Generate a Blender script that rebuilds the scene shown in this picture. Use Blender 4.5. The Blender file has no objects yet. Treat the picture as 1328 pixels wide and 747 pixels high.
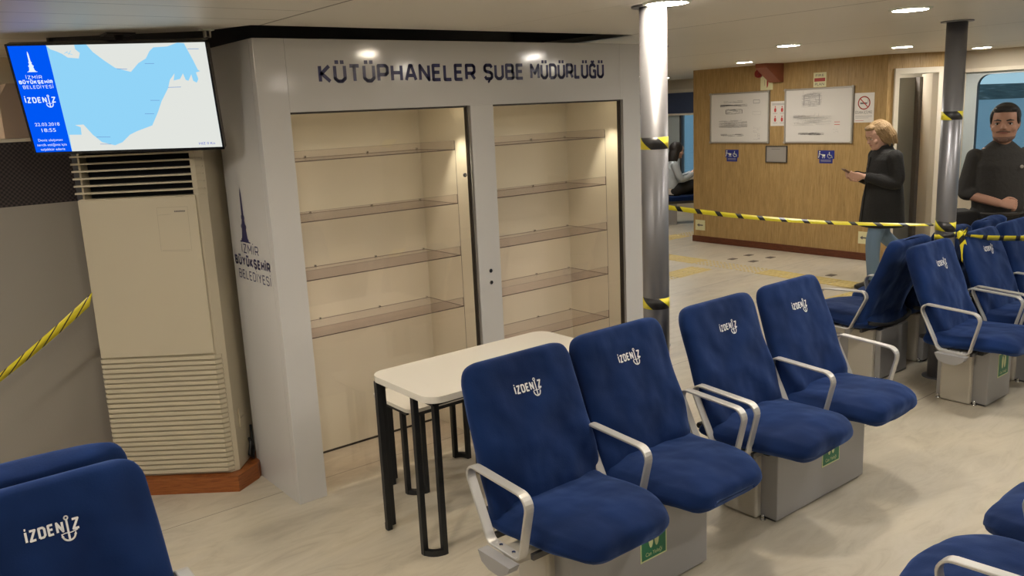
import bpy, bmesh, math, random
from mathutils import Vector, Matrix, noise
random.seed(7)
COL = bpy.context.scene.collection
PI = math.pi
V = Vector

# ------------------------------------------------------------------ materials
MATS = {}
def mat(name, col, rough=.5, metal=0., spec=.5, bump=None, sheen=0., coat=0., emit=0.):
    m = bpy.data.materials.new(name); m.use_nodes = True
    b = m.node_tree.nodes['Principled BSDF']
    b.inputs['Base Color'].default_value = (*col, 1)
    b.inputs['Roughness'].default_value = rough
    b.inputs['Metallic'].default_value = metal
    b.inputs['Specular IOR Level'].default_value = spec
    b.inputs['Sheen Weight'].default_value = sheen
    b.inputs['Coat Weight'].default_value = coat
    if emit:
        b.inputs['Emission Color'].default_value = (*col, 1)
        b.inputs['Emission Strength'].default_value = emit
    if bump:
        nt = m.node_tree
        n = nt.nodes.new('ShaderNodeTexNoise'); n.inputs['Scale'].default_value = bump[0]; n.inputs['Detail'].default_value = 4
        tc = nt.nodes.new('ShaderNodeTexCoord'); nt.links.new(tc.outputs['Object'], n.inputs['Vector'])
        bp = nt.nodes.new('ShaderNodeBump'); bp.inputs['Strength'].default_value = bump[1]; bp.inputs['Distance'].default_value = .01
        nt.links.new(n.outputs['Fac'], bp.inputs['Height']); nt.links.new(bp.outputs['Normal'], b.inputs['Normal'])
    MATS[name] = m
    return m

class NT:
    def __init__(s, m): s.m = m; s.t = m.node_tree; s.b = s.t.nodes['Principled BSDF']
    def n(s, typ, **kw):
        x = s.t.nodes.new(typ)
        for k, v in kw.items():
            if k in x.inputs: x.inputs[k].default_value = v
            else: setattr(x, k, v)
        return x
    def l(s, a, b): s.t.links.new(a, b)
    def coord(s, scale=(1, 1, 1), rot=(0, 0, 0), out='Object'):
        tc = s.n('ShaderNodeTexCoord'); mp = s.n('ShaderNodeMapping')
        mp.inputs['Scale'].default_value = scale; mp.inputs['Rotation'].default_value = rot
        s.l(tc.outputs[out], mp.inputs['Vector']); return mp.outputs['Vector']
    def ramp(s, fac, stops, interp='LINEAR'):
        r = s.n('ShaderNodeValToRGB'); r.color_ramp.interpolation = interp
        e = r.color_ramp.elements
        e[0].position, e[0].color = stops[0][0], (*stops[0][1], 1)
        e[1].position, e[1].color = stops[1][0], (*stops[1][1], 1)
        for p, c in stops[2:]:
            x = e.new(p); x.color = (*c, 1)
        s.l(fac, r.inputs['Fac']); return r.outputs['Color']
    def math(s, op, a, b=None):
        x = s.n('ShaderNodeMath', operation=op)
        for i, v in enumerate((a, b)):
            if v is None: continue
            if isinstance(v, (int, float)): x.inputs[i].default_value = v
            else: s.l(v, x.inputs[i])
        return x.outputs[0]
    def mix(s, fac, a, b, mode='MIX'):
        x = s.n('ShaderNodeMix', data_type='RGBA', blend_type=mode)
        for sock, v in ((x.inputs[0], fac), (x.inputs[6], a), (x.inputs[7], b)):
            if isinstance(v, (int, float)): sock.default_value = v
            elif isinstance(v, tuple): sock.default_value = (*v, 1)
            else: s.l(v, sock)
        return x.outputs[2]
    def bump(s, h, st=.3, d=.01):
        bp = s.n('ShaderNodeBump', Strength=st, Distance=d); s.l(h, bp.inputs['Height']); s.l(bp.outputs['Normal'], s.b.inputs['Normal'])

# vinyl floor: pale stone colour with long soft streaks
def floor_mat():
    m = mat('floor_vinyl', (.5, .46, .38), .34, spec=.4); k = NT(m)
    v = k.coord((1.1, 3.4, 1), (0, 0, .12))
    w = k.n('ShaderNodeTexNoise', Scale=2.2, Detail=12., Roughness=.68, Distortion=1.6); k.l(v, w.inputs['Vector'])
    v2 = k.coord((1, 2.2, 1), (0, 0, .12))
    w2 = k.n('ShaderNodeTexNoise', Scale=.9, Detail=4., Distortion=1.); k.l(v2, w2.inputs['Vector'])
    c = k.ramp(w.outputs['Fac'], [(.3, (.45, .405, .325)), (.72, (.60, .555, .465)), (.5, (.545, .50, .41))])
    c2 = k.ramp(w2.outputs['Fac'], [(.35, (.88, .88, .89)), (.65, (1.0, .98, .94))])
    c3 = k.mix(1.0, c, c2, 'MULTIPLY')
    # welded sheet seams running along the boat
    sep = k.n('ShaderNodeSeparateXYZ'); tc = k.n('ShaderNodeTexCoord'); k.l(tc.outputs['Object'], sep.inputs[0])
    f = k.math('FRACT', k.math('DIVIDE', k.math('ADD', sep.outputs['Y'], 100 * 1.57 - 2.385), 1.57))
    f2 = k.math('LESS_THAN', f, .0035)
    c4 = k.mix(f2, c3, (.22, .19, .15))
    k.l(c4, k.b.inputs['Base Color'])
    return m
def ceil_mat():
    m = mat('ceiling_panel', (.62, .58, .5), .42, spec=.4); k = NT(m)
    sep = k.n('ShaderNodeSeparateXYZ'); tc = k.n('ShaderNodeTexCoord'); k.l(tc.outputs['Object'], sep.inputs[0])
    def seam(sock, off, per, w):
        f = k.math('FRACT', k.math('DIVIDE', k.math('ADD', sock, 100 * per - off + w / 2), per))
        return k.math('LESS_THAN', f, w / per)
    s1 = seam(sep.outputs['X'], 1.55, 2.33, .012)
    s2 = seam(sep.outputs['Y'], 3.5, .31, .006)
    left = k.math('LESS_THAN', sep.outputs['X'], 1.55)
    s2 = k.math('MULTIPLY', s2, left)
    s3 = k.math('MULTIPLY', seam(sep.outputs['X'], 2.72, 2.33, .006), .35)
    s = k.math('MAXIMUM', k.math('MAXIMUM', s1, s2), s3)
    c = k.mix(s, (.74, .70, .62), (.2, .17, .13))
    k.l(c, k.b.inputs['Base Color']); k.bump(k.math('SUBTRACT', 1.0, s), .5, .004)
    return m
def wood_mat(name, a, b, dark, sc=(1, 26, 1.1), rough=.45):
    m = mat(name, a, rough, spec=.35); k = NT(m)
    v = k.coord(sc); w = k.n('ShaderNodeTexNoise', Scale=6., Detail=7., Roughness=.7); k.l(v, w.inputs['Vector'])
    v2 = k.coord((sc[0] * .4, sc[1] * .12, sc[2] * .5)); w2 = k.n('ShaderNodeTexNoise', Scale=5., Detail=3.); k.l(v2, w2.inputs['Vector'])
    c = k.ramp(w.outputs['Fac'], [(.34, dark), (.66, b), (.48, a)])
    c2 = k.ramp(w2.outputs['Fac'], [(.3, (.85, .85, .85)), (.7, (1, 1, 1))])
    k.l(k.mix(1., c, c2, 'MULTIPLY'), k.b.inputs['Base Color'])
    return m
def fabric_mat():
    m = mat('blue_velour', (.012, .045, .2), .85, spec=.15, sheen=.35); k = NT(m)
    k.b.inputs['Sheen Roughness'].default_value = .45
    k.b.inputs['Sheen Tint'].default_value = (.25, .4, .9, 1)
    v = k.coord(); w = k.n('ShaderNodeTexNoise', Scale=5.5, Detail=1.6, Roughness=.5); k.l(v, w.inputs['Vector'])
    f = k.n('ShaderNodeTexNoise', Scale=160., Detail=2.); k.l(v, f.inputs['Vector'])
    c = k.ramp(w.outputs['Fac'], [(.3, (.0026, .0125, .060)), (.7, (.0045, .021, .096))])
    k.l(c, k.b.inputs['Base Color'])
    h = k.math('ADD', w.outputs['Fac'], k.math('MULTIPLY', f.outputs['Fac'], .012))
    k.bump(h, .8, .05)
    return m
def tape_mat(name, period, duty, slope):
    m = mat(name, (.85, .75, .05), .35); k = NT(m)
    uv = k.n('ShaderNodeUVMap'); uv.uv_map = 'UVMap'
    sep = k.n('ShaderNodeSeparateXYZ'); k.l(uv.outputs[0], sep.inputs[0])
    s = k.math('ADD', sep.outputs['X'], k.math('MULTIPLY', sep.outputs['Y'], slope))
    f = k.math('LESS_THAN', k.math('FRACT', k.math('DIVIDE', k.math('ADD', s, 50.), period)), duty)
    k.l(k.mix(f, (.80, .70, .035), (.018, .018, .02)), k.b.inputs['Base Color'])
    return m
def brushed(name, col, rough, sc):
    m = mat(name, col, rough, .9); k = NT(m)
    v = k.coord(sc); w = k.n('ShaderNodeTexNoise', Scale=30., Detail=3.); k.l(v, w.inputs['Vector'])
    k.l(k.ramp(w.outputs['Fac'], [(.3, (rough - .08,) * 3), (.7, (rough + .1,) * 3)]), k.b.inputs['Roughness'])
    return m
def clear_mat(name, tint, refl=.9, graz=.9):
    m = bpy.data.materials.new(name); m.use_nodes = True; nt = m.node_tree; nt.nodes.clear()
    o = nt.nodes.new('ShaderNodeOutputMaterial'); t = nt.nodes.new('ShaderNodeBsdfTransparent'); g = nt.nodes.new('ShaderNodeBsdfGlossy')
    t.inputs[0].default_value = (*tint, 1); g.inputs['Roughness'].default_value = .02; g.inputs['Color'].default_value = (refl, refl, refl, 1)
    lw = nt.nodes.new('ShaderNodeLayerWeight'); lw.inputs['Blend'].default_value = .5
    pw = nt.nodes.new('ShaderNodeMath'); pw.operation = 'POWER'; pw.inputs[1].default_value = 5.; nt.links.new(lw.outputs['Facing'], pw.inputs[0])
    fr = nt.nodes.new('ShaderNodeMath'); fr.operation = 'MULTIPLY_ADD'; fr.inputs[1].default_value = graz; fr.inputs[2].default_value = .035; nt.links.new(pw.outputs[0], fr.inputs[0])
    mx = nt.nodes.new('ShaderNodeMixShader'); nt.links.new(fr.outputs[0], mx.inputs[0]); nt.links.new(t.outputs[0], mx.inputs[1]); nt.links.new(g.outputs[0], mx.inputs[2])
    nt.links.new(mx.outputs[0], o.inputs[0]); MATS[name] = m; return m

floor_mat(); ceil_mat(); fabric_mat()
wood_mat('wood_wall', (.44, .285, .115), (.54, .37, .165), (.31, .19, .07))
wood_mat('plinth_wood', (.30, .095, .025), (.37, .125, .035), (.2, .055, .015), (2, 2, 30), .4)
wood_mat('skirting_wood', (.13, .04, .018), (.17, .055, .025), (.09, .03, .012), (1, 2, 20))
tape_mat('caution_tape', .158, .27, .9)
tape_mat('caution_tape_wide', .19, .5, 1.3)
tape_mat('caution_tape_thin', .098, .17, .9)
mat('brushed_aluminium', (.56, .55, .53), .42, .55)
mat('pole_steel', (.23, .23, .25), .36, .65)
mat('bench_box_grey', (.36, .36, .37), .42, .35)
mat('bench_panel_beige', (.50, .47, .41), .5, .1)
mat('white_gloss', (.60, .595, .59), .10, spec=.5)
mat('cream_laminate', (.80, .75, .63), .45)
mat('white_table', (.80, .77, .70), .22)
mat('black_metal', (.016, .018, .022), .4, .2)
mat('black_rubber', (.008, .008, .009), .6)
mat('chrome', (.8, .8, .8), .15, 1.)
mat('cream_plastic', (.56, .50, .375), .42)
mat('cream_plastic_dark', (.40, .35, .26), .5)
mat('dark_void', (.006, .007, .012), .9)
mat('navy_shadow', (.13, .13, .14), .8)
mat('grey_wall', (.30, .275, .24), .55, bump=(60, .05))
mat('beige_wall', (.52, .46, .36), .6)
mat('cream_paint', (.66, .60, .49), .5)
mat('grey_door', (.20, .20, .175), .5)
mat('dark_door_edge', (.12, .11, .10), .5)
mat('pink_beige', (.42, .33, .27), .6)
mat('navy_vinyl', (.018, .018, .10), .35)
mat('navy_vinyl_title', (.02, .02, .10), .3)
mat('embroidery', (.72, .73, .76), .6)
mat('paper', (.78, .74, .69), .35)
mat('board_white', (.74, .71, .67), .2)
mat('ink', (.16, .15, .15), .7)
mat('ink_light', (.42, .40, .39), .7)
mat('ink_red', (.55, .06, .05), .6)
mat('sign_green', (.01, .17, .08), .4)
mat('sign_lime', (.62, .70, .36), .4)
mat('sign_white', (.75, .78, .68), .4)
mat('sign_cream', (.74, .70, .42), .45)
mat('sign_red', (.42, .04, .03), .4)
mat('sign_blue', (.02, .03, .22), .4)
mat('red_plastic', (.24, .02, .015), .35)
mat('red_wood', (.27, .085, .045), .5)
mat('plaque_grey', (.42, .39, .35), .3, .3)
mat('frame_dark', (.06, .055, .05), .4)
mat('steel_dark', (.08, .08, .085), .4, .5)
mat('tv_black', (.008, .008, .01), .25)
mat('skin', (.56, .33, .24), .55)
mat('skin_man', (.44, .24, .165), .55)
mat('hair_blonde', (.27, .17, .075), .55, bump=(70, 1.))
mat('hair_dark', (.012, .009, .008), .5, bump=(90, .6))
mat('beard', (.17, .095, .068), .8)
mat('lips', (.34, .12, .1), .5)
mat('eye', (.02, .015, .012), .2)
mat('eye_white', (.6, .58, .55), .3)
mat('coat_black', (.015, .0145, .014), .9, bump=(50, .5))
mat('coat_black_worn', (.014, .013, .013), .9)
mat('denim', (.155, .235, .34), .8, bump=(40, .4))
mat('shoe_black', (.012, .012, .013), .35)
mat('shirt_dark', (.030, .028, .026), .85, bump=(40, .4))
mat('trousers_dark', (.014, .014, .015), .85)
mat('jacket_grey', (.42, .46, .50), .8)
mat('blouse_white', (.68, .64, .58), .8)
mat('phone_brown', (.16, .085, .05), .45)
mat('tactile_yellow', (.60, .48, .20), .6)
mat('floor_plate', (.10, .08, .06), .6)
mat('cable', (.01, .01, .012), .5)
mat('leather_belt', (.05, .045, .04), .4)
mat('window_frame', (.42, .47, .48), .4)
mat('blind_navy', (.035, .05, .10), .6, bump=(8, .4))
mat('seal_black', (.02, .014, .01), .5)
mat('shelf_edge', (.13, .10, .09), .3)
clear_mat('cabinet_glass', (.985, .985, .975))
clear_mat('acrylic', (.96, .94, .945), .9, .3)
clear_mat('window_glass', (.82, .90, .93))
# woven dark mesh of the counter front
m = mat('mesh_grille', (.03, .02, .02), .7); k = NT(m)
br = k.n('ShaderNodeTexChecker', Scale=90.); k.l(k.coord(), br.inputs['Vector'])
k.l(k.mix(br.outputs['Fac'], (.05, .035, .035), (.008, .006, .007)), k.b.inputs['Base Color'])
def emis(name, col, st):
    m = bpy.data.materials.new(name); m.use_nodes = True; nt = m.node_tree; nt.nodes.clear()
    o = nt.nodes.new('ShaderNodeOutputMaterial'); e = nt.nodes.new('ShaderNodeEmission')
    e.inputs[0].default_value = (*col, 1); e.inputs[1].default_value = st
    nt.links.new(e.outputs[0], o.inputs[0]); MATS[name] = m; return m
LS = 215.0
emis('lamp_neutral', (1., .93, .83), LS)
emis('lamp_warm', (1., .87, .69), LS)
emis('lamp_cool', (.92, .96, 1.0), LS)
emis('lamp_case', (1., .82, .52), 25)
SPOT_W = 17.0
TV = 1.0
emis('tv_blue', (.0, .09, .86), TV); emis('tv_sea', (.27, .62, .88), TV); emis('tv_land', (.72, .74, .70), TV)
emis('tv_text', (.75, .85, 1.), TV); emis('tv_ink', (.05, .08, .55), TV); emis('tv_ink_soft', (.15, .3, .6), TV)

# ------------------------------------------------------------------ builders
class MB:
    def __init__(s): s.bm = bmesh.new(); s.mats = []
    def mi(s, name):
        if name not in s.mats: s.mats.append(name)
        return s.mats.index(name)
    def _new(s, fs, mname, M=None, vs=None, smooth=False):
        i = s.mi(mname)
        for f in fs: f.material_index = i; f.smooth = smooth
        if M is not None: bmesh.ops.transform(s.bm, matrix=M, verts=vs)
    def box(s, a, b, m, M=None, bev=0., seg=2):
        vs = [s.bm.verts.new((x, y, z)) for x in (a[0], b[0]) for y in (a[1], b[1]) for z in (a[2], b[2])]
        q = [(0, 1, 3, 2), (4, 6, 7, 5), (0, 4, 5, 1), (2, 3, 7, 6), (0, 2, 6, 4), (1, 5, 7, 3)]
        fs = [s.bm.faces.new([vs[i] for i in t]) for t in q]
        if bev:
            es = list({e for f in fs for e in f.edges})
            r = bmesh.ops.bevel(s.bm, geom=es, offset=bev, segments=seg, profile=.5, affect='EDGES')
            fs = list({f for v in r['verts'] for f in v.link_faces} | {f for f in fs if f.is_valid}); vs = list({v for f in fs for v in f.verts})
        s._new(fs, m, M, vs); return fs
    def prism(s, pts, z0, z1, m, M=None, smooth=False):
        """polygon in local xy extruded z0..z1"""
        lo = [s.bm.verts.new((p[0], p[1], z0)) for p in pts]; hi = [s.bm.verts.new((p[0], p[1], z1)) for p in pts]
        n = len(pts); fs = [s.bm.faces.new(lo[::-1]), s.bm.faces.new(hi)]
        sd = [s.bm.faces.new([lo[i], lo[(i + 1) % n], hi[(i + 1) % n], hi[i]]) for i in range(n)]
        s._new(fs + sd, m, M, lo + hi)
        if smooth:
            for f in sd: f.smooth = True
    def poly(s, pts, m, M=None):
        vs = [s.bm.verts.new(p if len(p) == 3 else (p[0], p[1], 0)) for p in pts]
        f = s.bm.faces.new(vs); s._new([f], m, M, vs)
    def tube(s, pts, r, m, n=10, M=None, cap=True, flat=None):
        """round tube through pts; r number or list"""
        pts = [V(p) for p in pts]; R = r if isinstance(r, (list, tuple)) else [r] * len(pts)
        rings = []; prev = None
        for i, p in enumerate(pts):
            d = (pts[min(i + 1, len(pts) - 1)] - pts[max(i - 1, 0)]).normalized()
            if prev is None: a = d.orthogonal().normalized()
            else: a = (prev - d * prev.dot(d)).normalized()
            prev = a; b = d.cross(a)
            rings.append([s.bm.verts.new(p + R[i] * (math.cos(t) * a + math.sin(t) * b)) for t in [2 * PI * j / n for j in range(n)]])
        fs = []
        for A, B in zip(rings, rings[1:]):
            for j in range(n): fs.append(s.bm.faces.new([A[j], A[(j + 1) % n], B[(j + 1) % n], B[j]]))
        vs = [v for A in rings for v in A]
        s._new(fs, m, M, vs, True)
        if cap:
            c = [s.bm.faces.new(rings[0][::-1]), s.bm.faces.new(rings[-1])]; s._new(c, m)
    def cyl(s, c, r, z0, z1, m, n=32, M=None, r2=None):
        r2 = r if r2 is None else r2
        lo = [s.bm.verts.new((c[0] + r * math.cos(t), c[1] + r * math.sin(t), z0)) for t in [2 * PI * j / n for j in range(n)]]
        hi = [s.bm.verts.new((c[0] + r2 * math.cos(t), c[1] + r2 * math.sin(t), z1)) for t in [2 * PI * j / n for j in range(n)]]
        sd = [s.bm.faces.new([lo[i], lo[(i + 1) % n], hi[(i + 1) % n], hi[i]]) for i in range(n)]
        cp = [s.bm.faces.new(lo[::-1]), s.bm.faces.new(hi)]
        s._new(sd, m, None, None, True); s._new(cp, m)
        if M is not None: bmesh.ops.transform(s.bm, matrix=M, verts=lo + hi)
    def sweep(s, secs, m, n=36, e=2.0, M=None, disp=None):
        """secs: (centre, ex, ey, rx, ry): superellipse sections, closed ends"""
        rings = []
        for c, ex, ey, rx, ry in secs:
            c, ex, ey = V(c), V(ex), V(ey); ring = []
            for j in range(n):
                t = 2 * PI * j / n; cs, sn = math.cos(t), math.sin(t)
                x = math.copysign(abs(cs) ** (2 / e), cs); y = math.copysign(abs(sn) ** (2 / e), sn)
                p = c + ex * rx * x + ey * ry * y
                if disp: p = p + disp(p, ex, ey, x, y)
                ring.append(s.bm.verts.new(p))
            rings.append(ring)
        fs = []
        for A, B in zip(rings, rings[1:]):
            for j in range(n): fs.append(s.bm.faces.new([A[j], A[(j + 1) % n], B[(j + 1) % n], B[j]]))
        fs += [s.bm.faces.new(rings[0][::-1]), s.bm.faces.new(rings[-1])]
        s._new(fs, m, M, [v for A in rings for v in A], True)
    def ell(s, c, r, m, M=None, u=16, v=10):
        R = bmesh.ops.create_uvsphere(s.bm, u_segments=u, v_segments=v, radius=1)
        T = Matrix.Translation(c) @ Matrix.Diagonal((*r, 1))
        if M is not None: T = M @ T
        bmesh.ops.transform(s.bm, matrix=T, verts=R['verts'])
        s._new({f for x in R['verts'] for f in x.link_faces}, m, smooth=True)
    def mesh(s, me, m, M):
        n0 = len(s.bm.verts); f0 = len(s.bm.faces)
        s.bm.from_mesh(me); s.bm.verts.ensure_lookup_table(); s.bm.faces.ensure_lookup_table()
        vs = s.bm.verts[n0:]; fs = s.bm.faces[f0:]
        s._new(fs, m, M, vs)
    def build(s, name, parent=None, loc=None, normals=True):
        if normals: bmesh.ops.recalc_face_normals(s.bm, faces=s.bm.faces)
        me = bpy.data.meshes.new(name); s.bm.to_mesh(me); s.bm.free()
        for x in s.mats: me.materials.append(MATS[x])
        o = bpy.data.objects.new(name, me); COL.objects.link(o)
        if parent: o.parent = parent
        if loc: o.location = loc
        return o

def tag(o, label, cat, group=None, kind=None):
    o['label'] = label; o['category'] = cat
    if group: o['group'] = group
    if kind: o['kind'] = kind
    return o
def thing(name, label, cat, loc=(0, 0, 0), rz=0, group=None):
    o = bpy.data.objects.new(name, None); COL.objects.link(o); o.empty_display_size = .1
    o.location = loc; o.rotation_euler = (0, 0, rz); return tag(o, label, cat, group)
def struct(mb, name): o = mb.build(name); o['kind'] = 'structure'; return o
def copy_tree(o, parent=None):
    c = o.copy(); COL.objects.link(c); c.parent = parent
    for ch in [x for x in bpy.data.objects if x.parent == o]: copy_tree(ch, c)
    return c
def frame(o, ex, ey):
    ex = V(ex).normalized(); ey = V(ey).normalized(); ez = ex.cross(ey)
    M = Matrix((( ex.x, ey.x, ez.x, o[0]), (ex.y, ey.y, ez.y, o[1]), (ex.z, ey.z, ez.z, o[2]), (0, 0, 0, 1))); return M

# ---- lettering
_tc = {}
def text_mesh(t):
    if t in _tc: return _tc[t]
    cu = bpy.data.curves.new('t', 'FONT'); cu.body = t; cu.size = 1; cu.resolution_u = 3
    o = bpy.data.objects.new('t', cu); COL.objects.link(o)
    dg = bpy.context.evaluated_depsgraph_get(); dg.update()
    me = bpy.data.meshes.new_from_object(o.evaluated_get(dg)); bpy.data.objects.remove(o)
    xs = [v.co.x for v in me.vertices] or [0, 1]
    _tc[t] = (me, min(xs), max(xs)); return _tc[t]
def font_text(mb, t, x0, x1, y, h, m, M, z=.001):
    me, a, b = text_mesh(t)
    sx = (x1 - x0) / (b - a)
    mb.mesh(me, m, M @ Matrix.Translation((x0 - a * sx, y, z)) @ Matrix.Diagonal((sx, h / .72, 1, 1)))
# stroke letters on a 0..1 high grid, squared technical style
c = .18
G = {'I': (.0, [[(0, 0), (0, 1)]]),
 'Z': (.6, [[(0, 1), (.6, 1), (0, 0), (.6, 0)]]),
 'M': (.78, [[(0, 0), (0, 1), (.39, .35), (.78, 1), (.78, 0)]]),
 'R': (.62, [[(0, 0), (0, 1), (.5, 1), (.62, .88), (.62, .55), (.5, .43), (0, .43)], [(.36, .43), (.64, 0)]]),
 'B': (.62, [[(0, 0), (0, 1), (.48, 1), (.58, .9), (.58, .62), (.48, .53), (0, .53)], [(.48, .53), (.62, .42), (.62, .1), (.52, 0), (0, 0)]]),
 'U': (.62, [[(0, 1), (0, c), (c, 0), (.62 - c, 0), (.62, c), (.62, 1)]]),
 'Y': (.66, [[(0, 1), (.33, .48), (.66, 1)], [(.33, .48), (.33, 0)]]),
 'K': (.6, [[(0, 0), (0, 1)], [(.58, 1), (.1, .52), (.6, 0)], [(0, .52), (.1, .52)]]),
 'S': (.6, [[(.6, .82), (.6 - c * .6, 1), (c * .6, 1), (0, .88), (0, .64), (.12, .54), (.48, .46), (.6, .36), (.6, .12), (.48, 0), (.12, 0), (0, .18)]]),
 'E': (.52, [[(.52, 1), (0, 1), (0, 0), (.52, 0)], [(0, .52), (.46, .52)]]),
 'H': (.62, [[(0, 0), (0, 1)], [(.62, 0), (.62, 1)], [(0, .52), (.62, .52)]]),
 'L': (.48, [[(0, 1), (0, 0), (.48, 0)]]),
 'D': (.62, [[(0, 0), (0, 1), (.45, 1), (.62, .83), (.62, .17), (.45, 0), (0, 0)]]),
 'N': (.62, [[(0, 0), (0, 1), (.62, 0), (.62, 1)]]),
 'T': (.6, [[(0, 1), (.6, 1)], [(.3, 1), (.3, 0)]]),
 'P': (.6, [[(0, 0), (0, 1), (.48, 1), (.6, .88), (.6, .52), (.48, .4), (0, .4)]]),
 'A': (.68, [[(0, 0), (.28, 1), (.40, 1), (.68, 0)], [(.11, .32), (.57, .32)]]),
 'G': (.62, [[(.62, .8), (.45, 1), (.17, 1), (0, .83), (0, .17), (.17, 0), (.62, 0), (.62, .5), (.34, .5)]]),
 ' ': (.35, [])}
G['İ'] = G['I'][0], G['I'][1]; G['Ü'] = G['U']; G['Ş'] = G['S']; G['Ğ'] = G['G']; G['i'] = G['I']
def ribbon(mb, pts, t, m, M, z=.001):
    for a, b in zip(pts, pts[1:]):
        a, b = V((*a, 0)), V((*b, 0)); d = (b - a)
        if d.length < 1e-6: continue
        d.normalize(); n = V((-d.y, d.x, 0)) * t / 2
        q = [a - n, b - n, b + n, a + n]
        mb.poly([(p.x, p.y, z) for p in q], m, M)
    for p in pts[1:-1]:
        mb.poly([(p[0] + t / 2 * math.cos(i * PI / 4 + PI / 8), p[1] + t / 2 * math.sin(i * PI / 4 + PI / 8), z) for i in range(8)], m, M)
def strokes(mb, t, x0, x1, y, h, th, m, M, z=.001, gap=.26):
    w = sum(G[ch][0] + th for ch in t) + gap * (len(t) - 1)
    sx = (x1 - x0) / w; x = th / 2
    for ch in t:
        gw, st = G[ch]
        tt = th * h
        def P(p): return (x0 + (x + p[0]) * sx, y + tt / 2 + p[1] * (h - tt))
        for s in st: ribbon(mb, [P(p) for p in s], tt, m, M, z)
        cx = x + gw / 2
        if ch in 'Ü':
            for q in (.14, gw - .14): ribbon(mb, [P((q - th * .6, 1.24)), P((q + th * .6, 1.24))], tt, m, M, z)
        if ch in 'İ': ribbon(mb, [P((gw / 2 - th * .5, 1.25)), P((gw / 2 + th * .5, 1.25))], tt, m, M, z)
        if ch == 'Ş': ribbon(mb, [P((gw / 2, -.02)), P((gw / 2 + .06, -.16)), P((gw / 2 - .06, -.28))], tt * .7, m, M, z)
        if ch == 'Ğ': ribbon(mb, [P((gw / 2 - .18, 1.3)), P((gw / 2, 1.18)), P((gw / 2 + .18, 1.3))], tt * .8, m, M, z)
        x += gw + th + gap
def izdeniz(mb, x0, x1, y, h, m, M, z=.001):
    """the ferry line mark: wordmark whose last I is the ring and shank of an anchor"""
    w = x1 - x0
    strokes(mb, 'İZDEN', x0, x0 + w * .70, y, h, .19, m, M, z)
    strokes(mb, 'Z', x0 + w * .86, x1, y, h, .19, m, M, z)
    ax = x0 + w * .775; t = h * .17
    ribbon(mb, [(ax, y + h * 1.0), (ax, y - h * .75)], t, m, M, z)
    ring = [(ax + h * .15 * math.cos(a), y + h * 1.16 + h * .15 * math.sin(a)) for a in [i * PI / 6 for i in range(13)]]
    ribbon(mb, ring, t * .7, m, M, z)
    fl = [(ax + h * .52 * math.sin(a), y - h * .25 - h * .52 * math.cos(a)) for a in [(-1.35 + i * 2.7 / 10) for i in range(11)]]
    ribbon(mb, fl, t * .9, m, M, z)
    for sg in (-1, 1):
        mb.poly([(ax + sg * h * .38, y - h * .38, z), (ax + sg * h * .62, y - h * .40, z), (ax + sg * h * .56, y - h * .10, z)], m, M)
    ribbon(mb, [(ax - h * .6, y - h * .16), (ax - h * .25, y - h * .1), (ax + h * .2, y - h * .14), (ax + h * .75, y - h * .02)], t * .5, m, M, z)
def monument(mb, x, y, h, m, M, z=.001):
    """clock tower silhouette standing on (x,y), height h"""
    pr = [(.0, 1.0), (.02, .93), (.035, .86), (.046, .50), (.078, .48), (.078, .43), (.055, .41), (.09, .33), (.128, .31), (.128, .27), (.10, .25), (.132, .08), (.17, .06), (.17, .03), (.24, .02), (.24, 0)]
    for (a, b), (c_, d) in zip(pr, pr[1:]):
        if abs(b - d) < 1e-6: continue
        mb.poly([(x - c_ * h, y + d * h, z), (x + c_ * h, y + d * h, z), (x + a * h, y + b * h, z), (x - a * h - 1e-5, y + b * h, z)], m, M)
def mark_stack(mb, x0, x1, y, m, M, bold, z=.001):
    """three lines under the tower, y = bottom of the last line, unit = width"""
    w = x1 - x0
    strokes(mb, 'İZMİR', x0 + .24 * w, x1 - .28 * w, y + .30 * w, .105 * w, .13, m, M, z)
    strokes(mb, 'BÜYÜKŞEHİR', x0, x1, y + .15 * w, .108 * w, bold, m, M, z, .2)
    strokes(mb, 'BELEDİYESİ', x0 + .08 * w, x1 - .02 * w, y, .105 * w, .13, m, M, z, .26)

def ribbon3(name, pts, ups, w, matname, parent=None):
    """a strip of tape: centre points, width directions, uv in metres; thin but solid"""
    bm = bmesh.new(); uvl = bm.loops.layers.uv.new('UVMap'); rows = []; s = 0; th = .0006
    for i, p in enumerate(pts):
        p = V(p)
        if i: s += (p - V(pts[i - 1])).length
        u = V(ups[i]).normalized() * w / 2
        rows.append((bm.verts.new(p - u), bm.verts.new(p + u), s))
    for (a, b, s0), (c_, d, s1) in zip(rows, rows[1:]):
        f = bm.faces.new([a, c_, d, b]); f.smooth = True
        for l, uv in zip(f.loops, [(s0, 0), (s1, 0), (s1, w), (s0, w)]): l[uvl].uv = uv
    me = bpy.data.meshes.new(name); bm.to_mesh(me); bm.free(); me.materials.append(MATS[matname])
    o = bpy.data.objects.new(name, me); COL.objects.link(o)
    md = o.modifiers.new('s', 'SOLIDIFY'); md.thickness = th
    if parent: o.parent = parent
    return o

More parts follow.
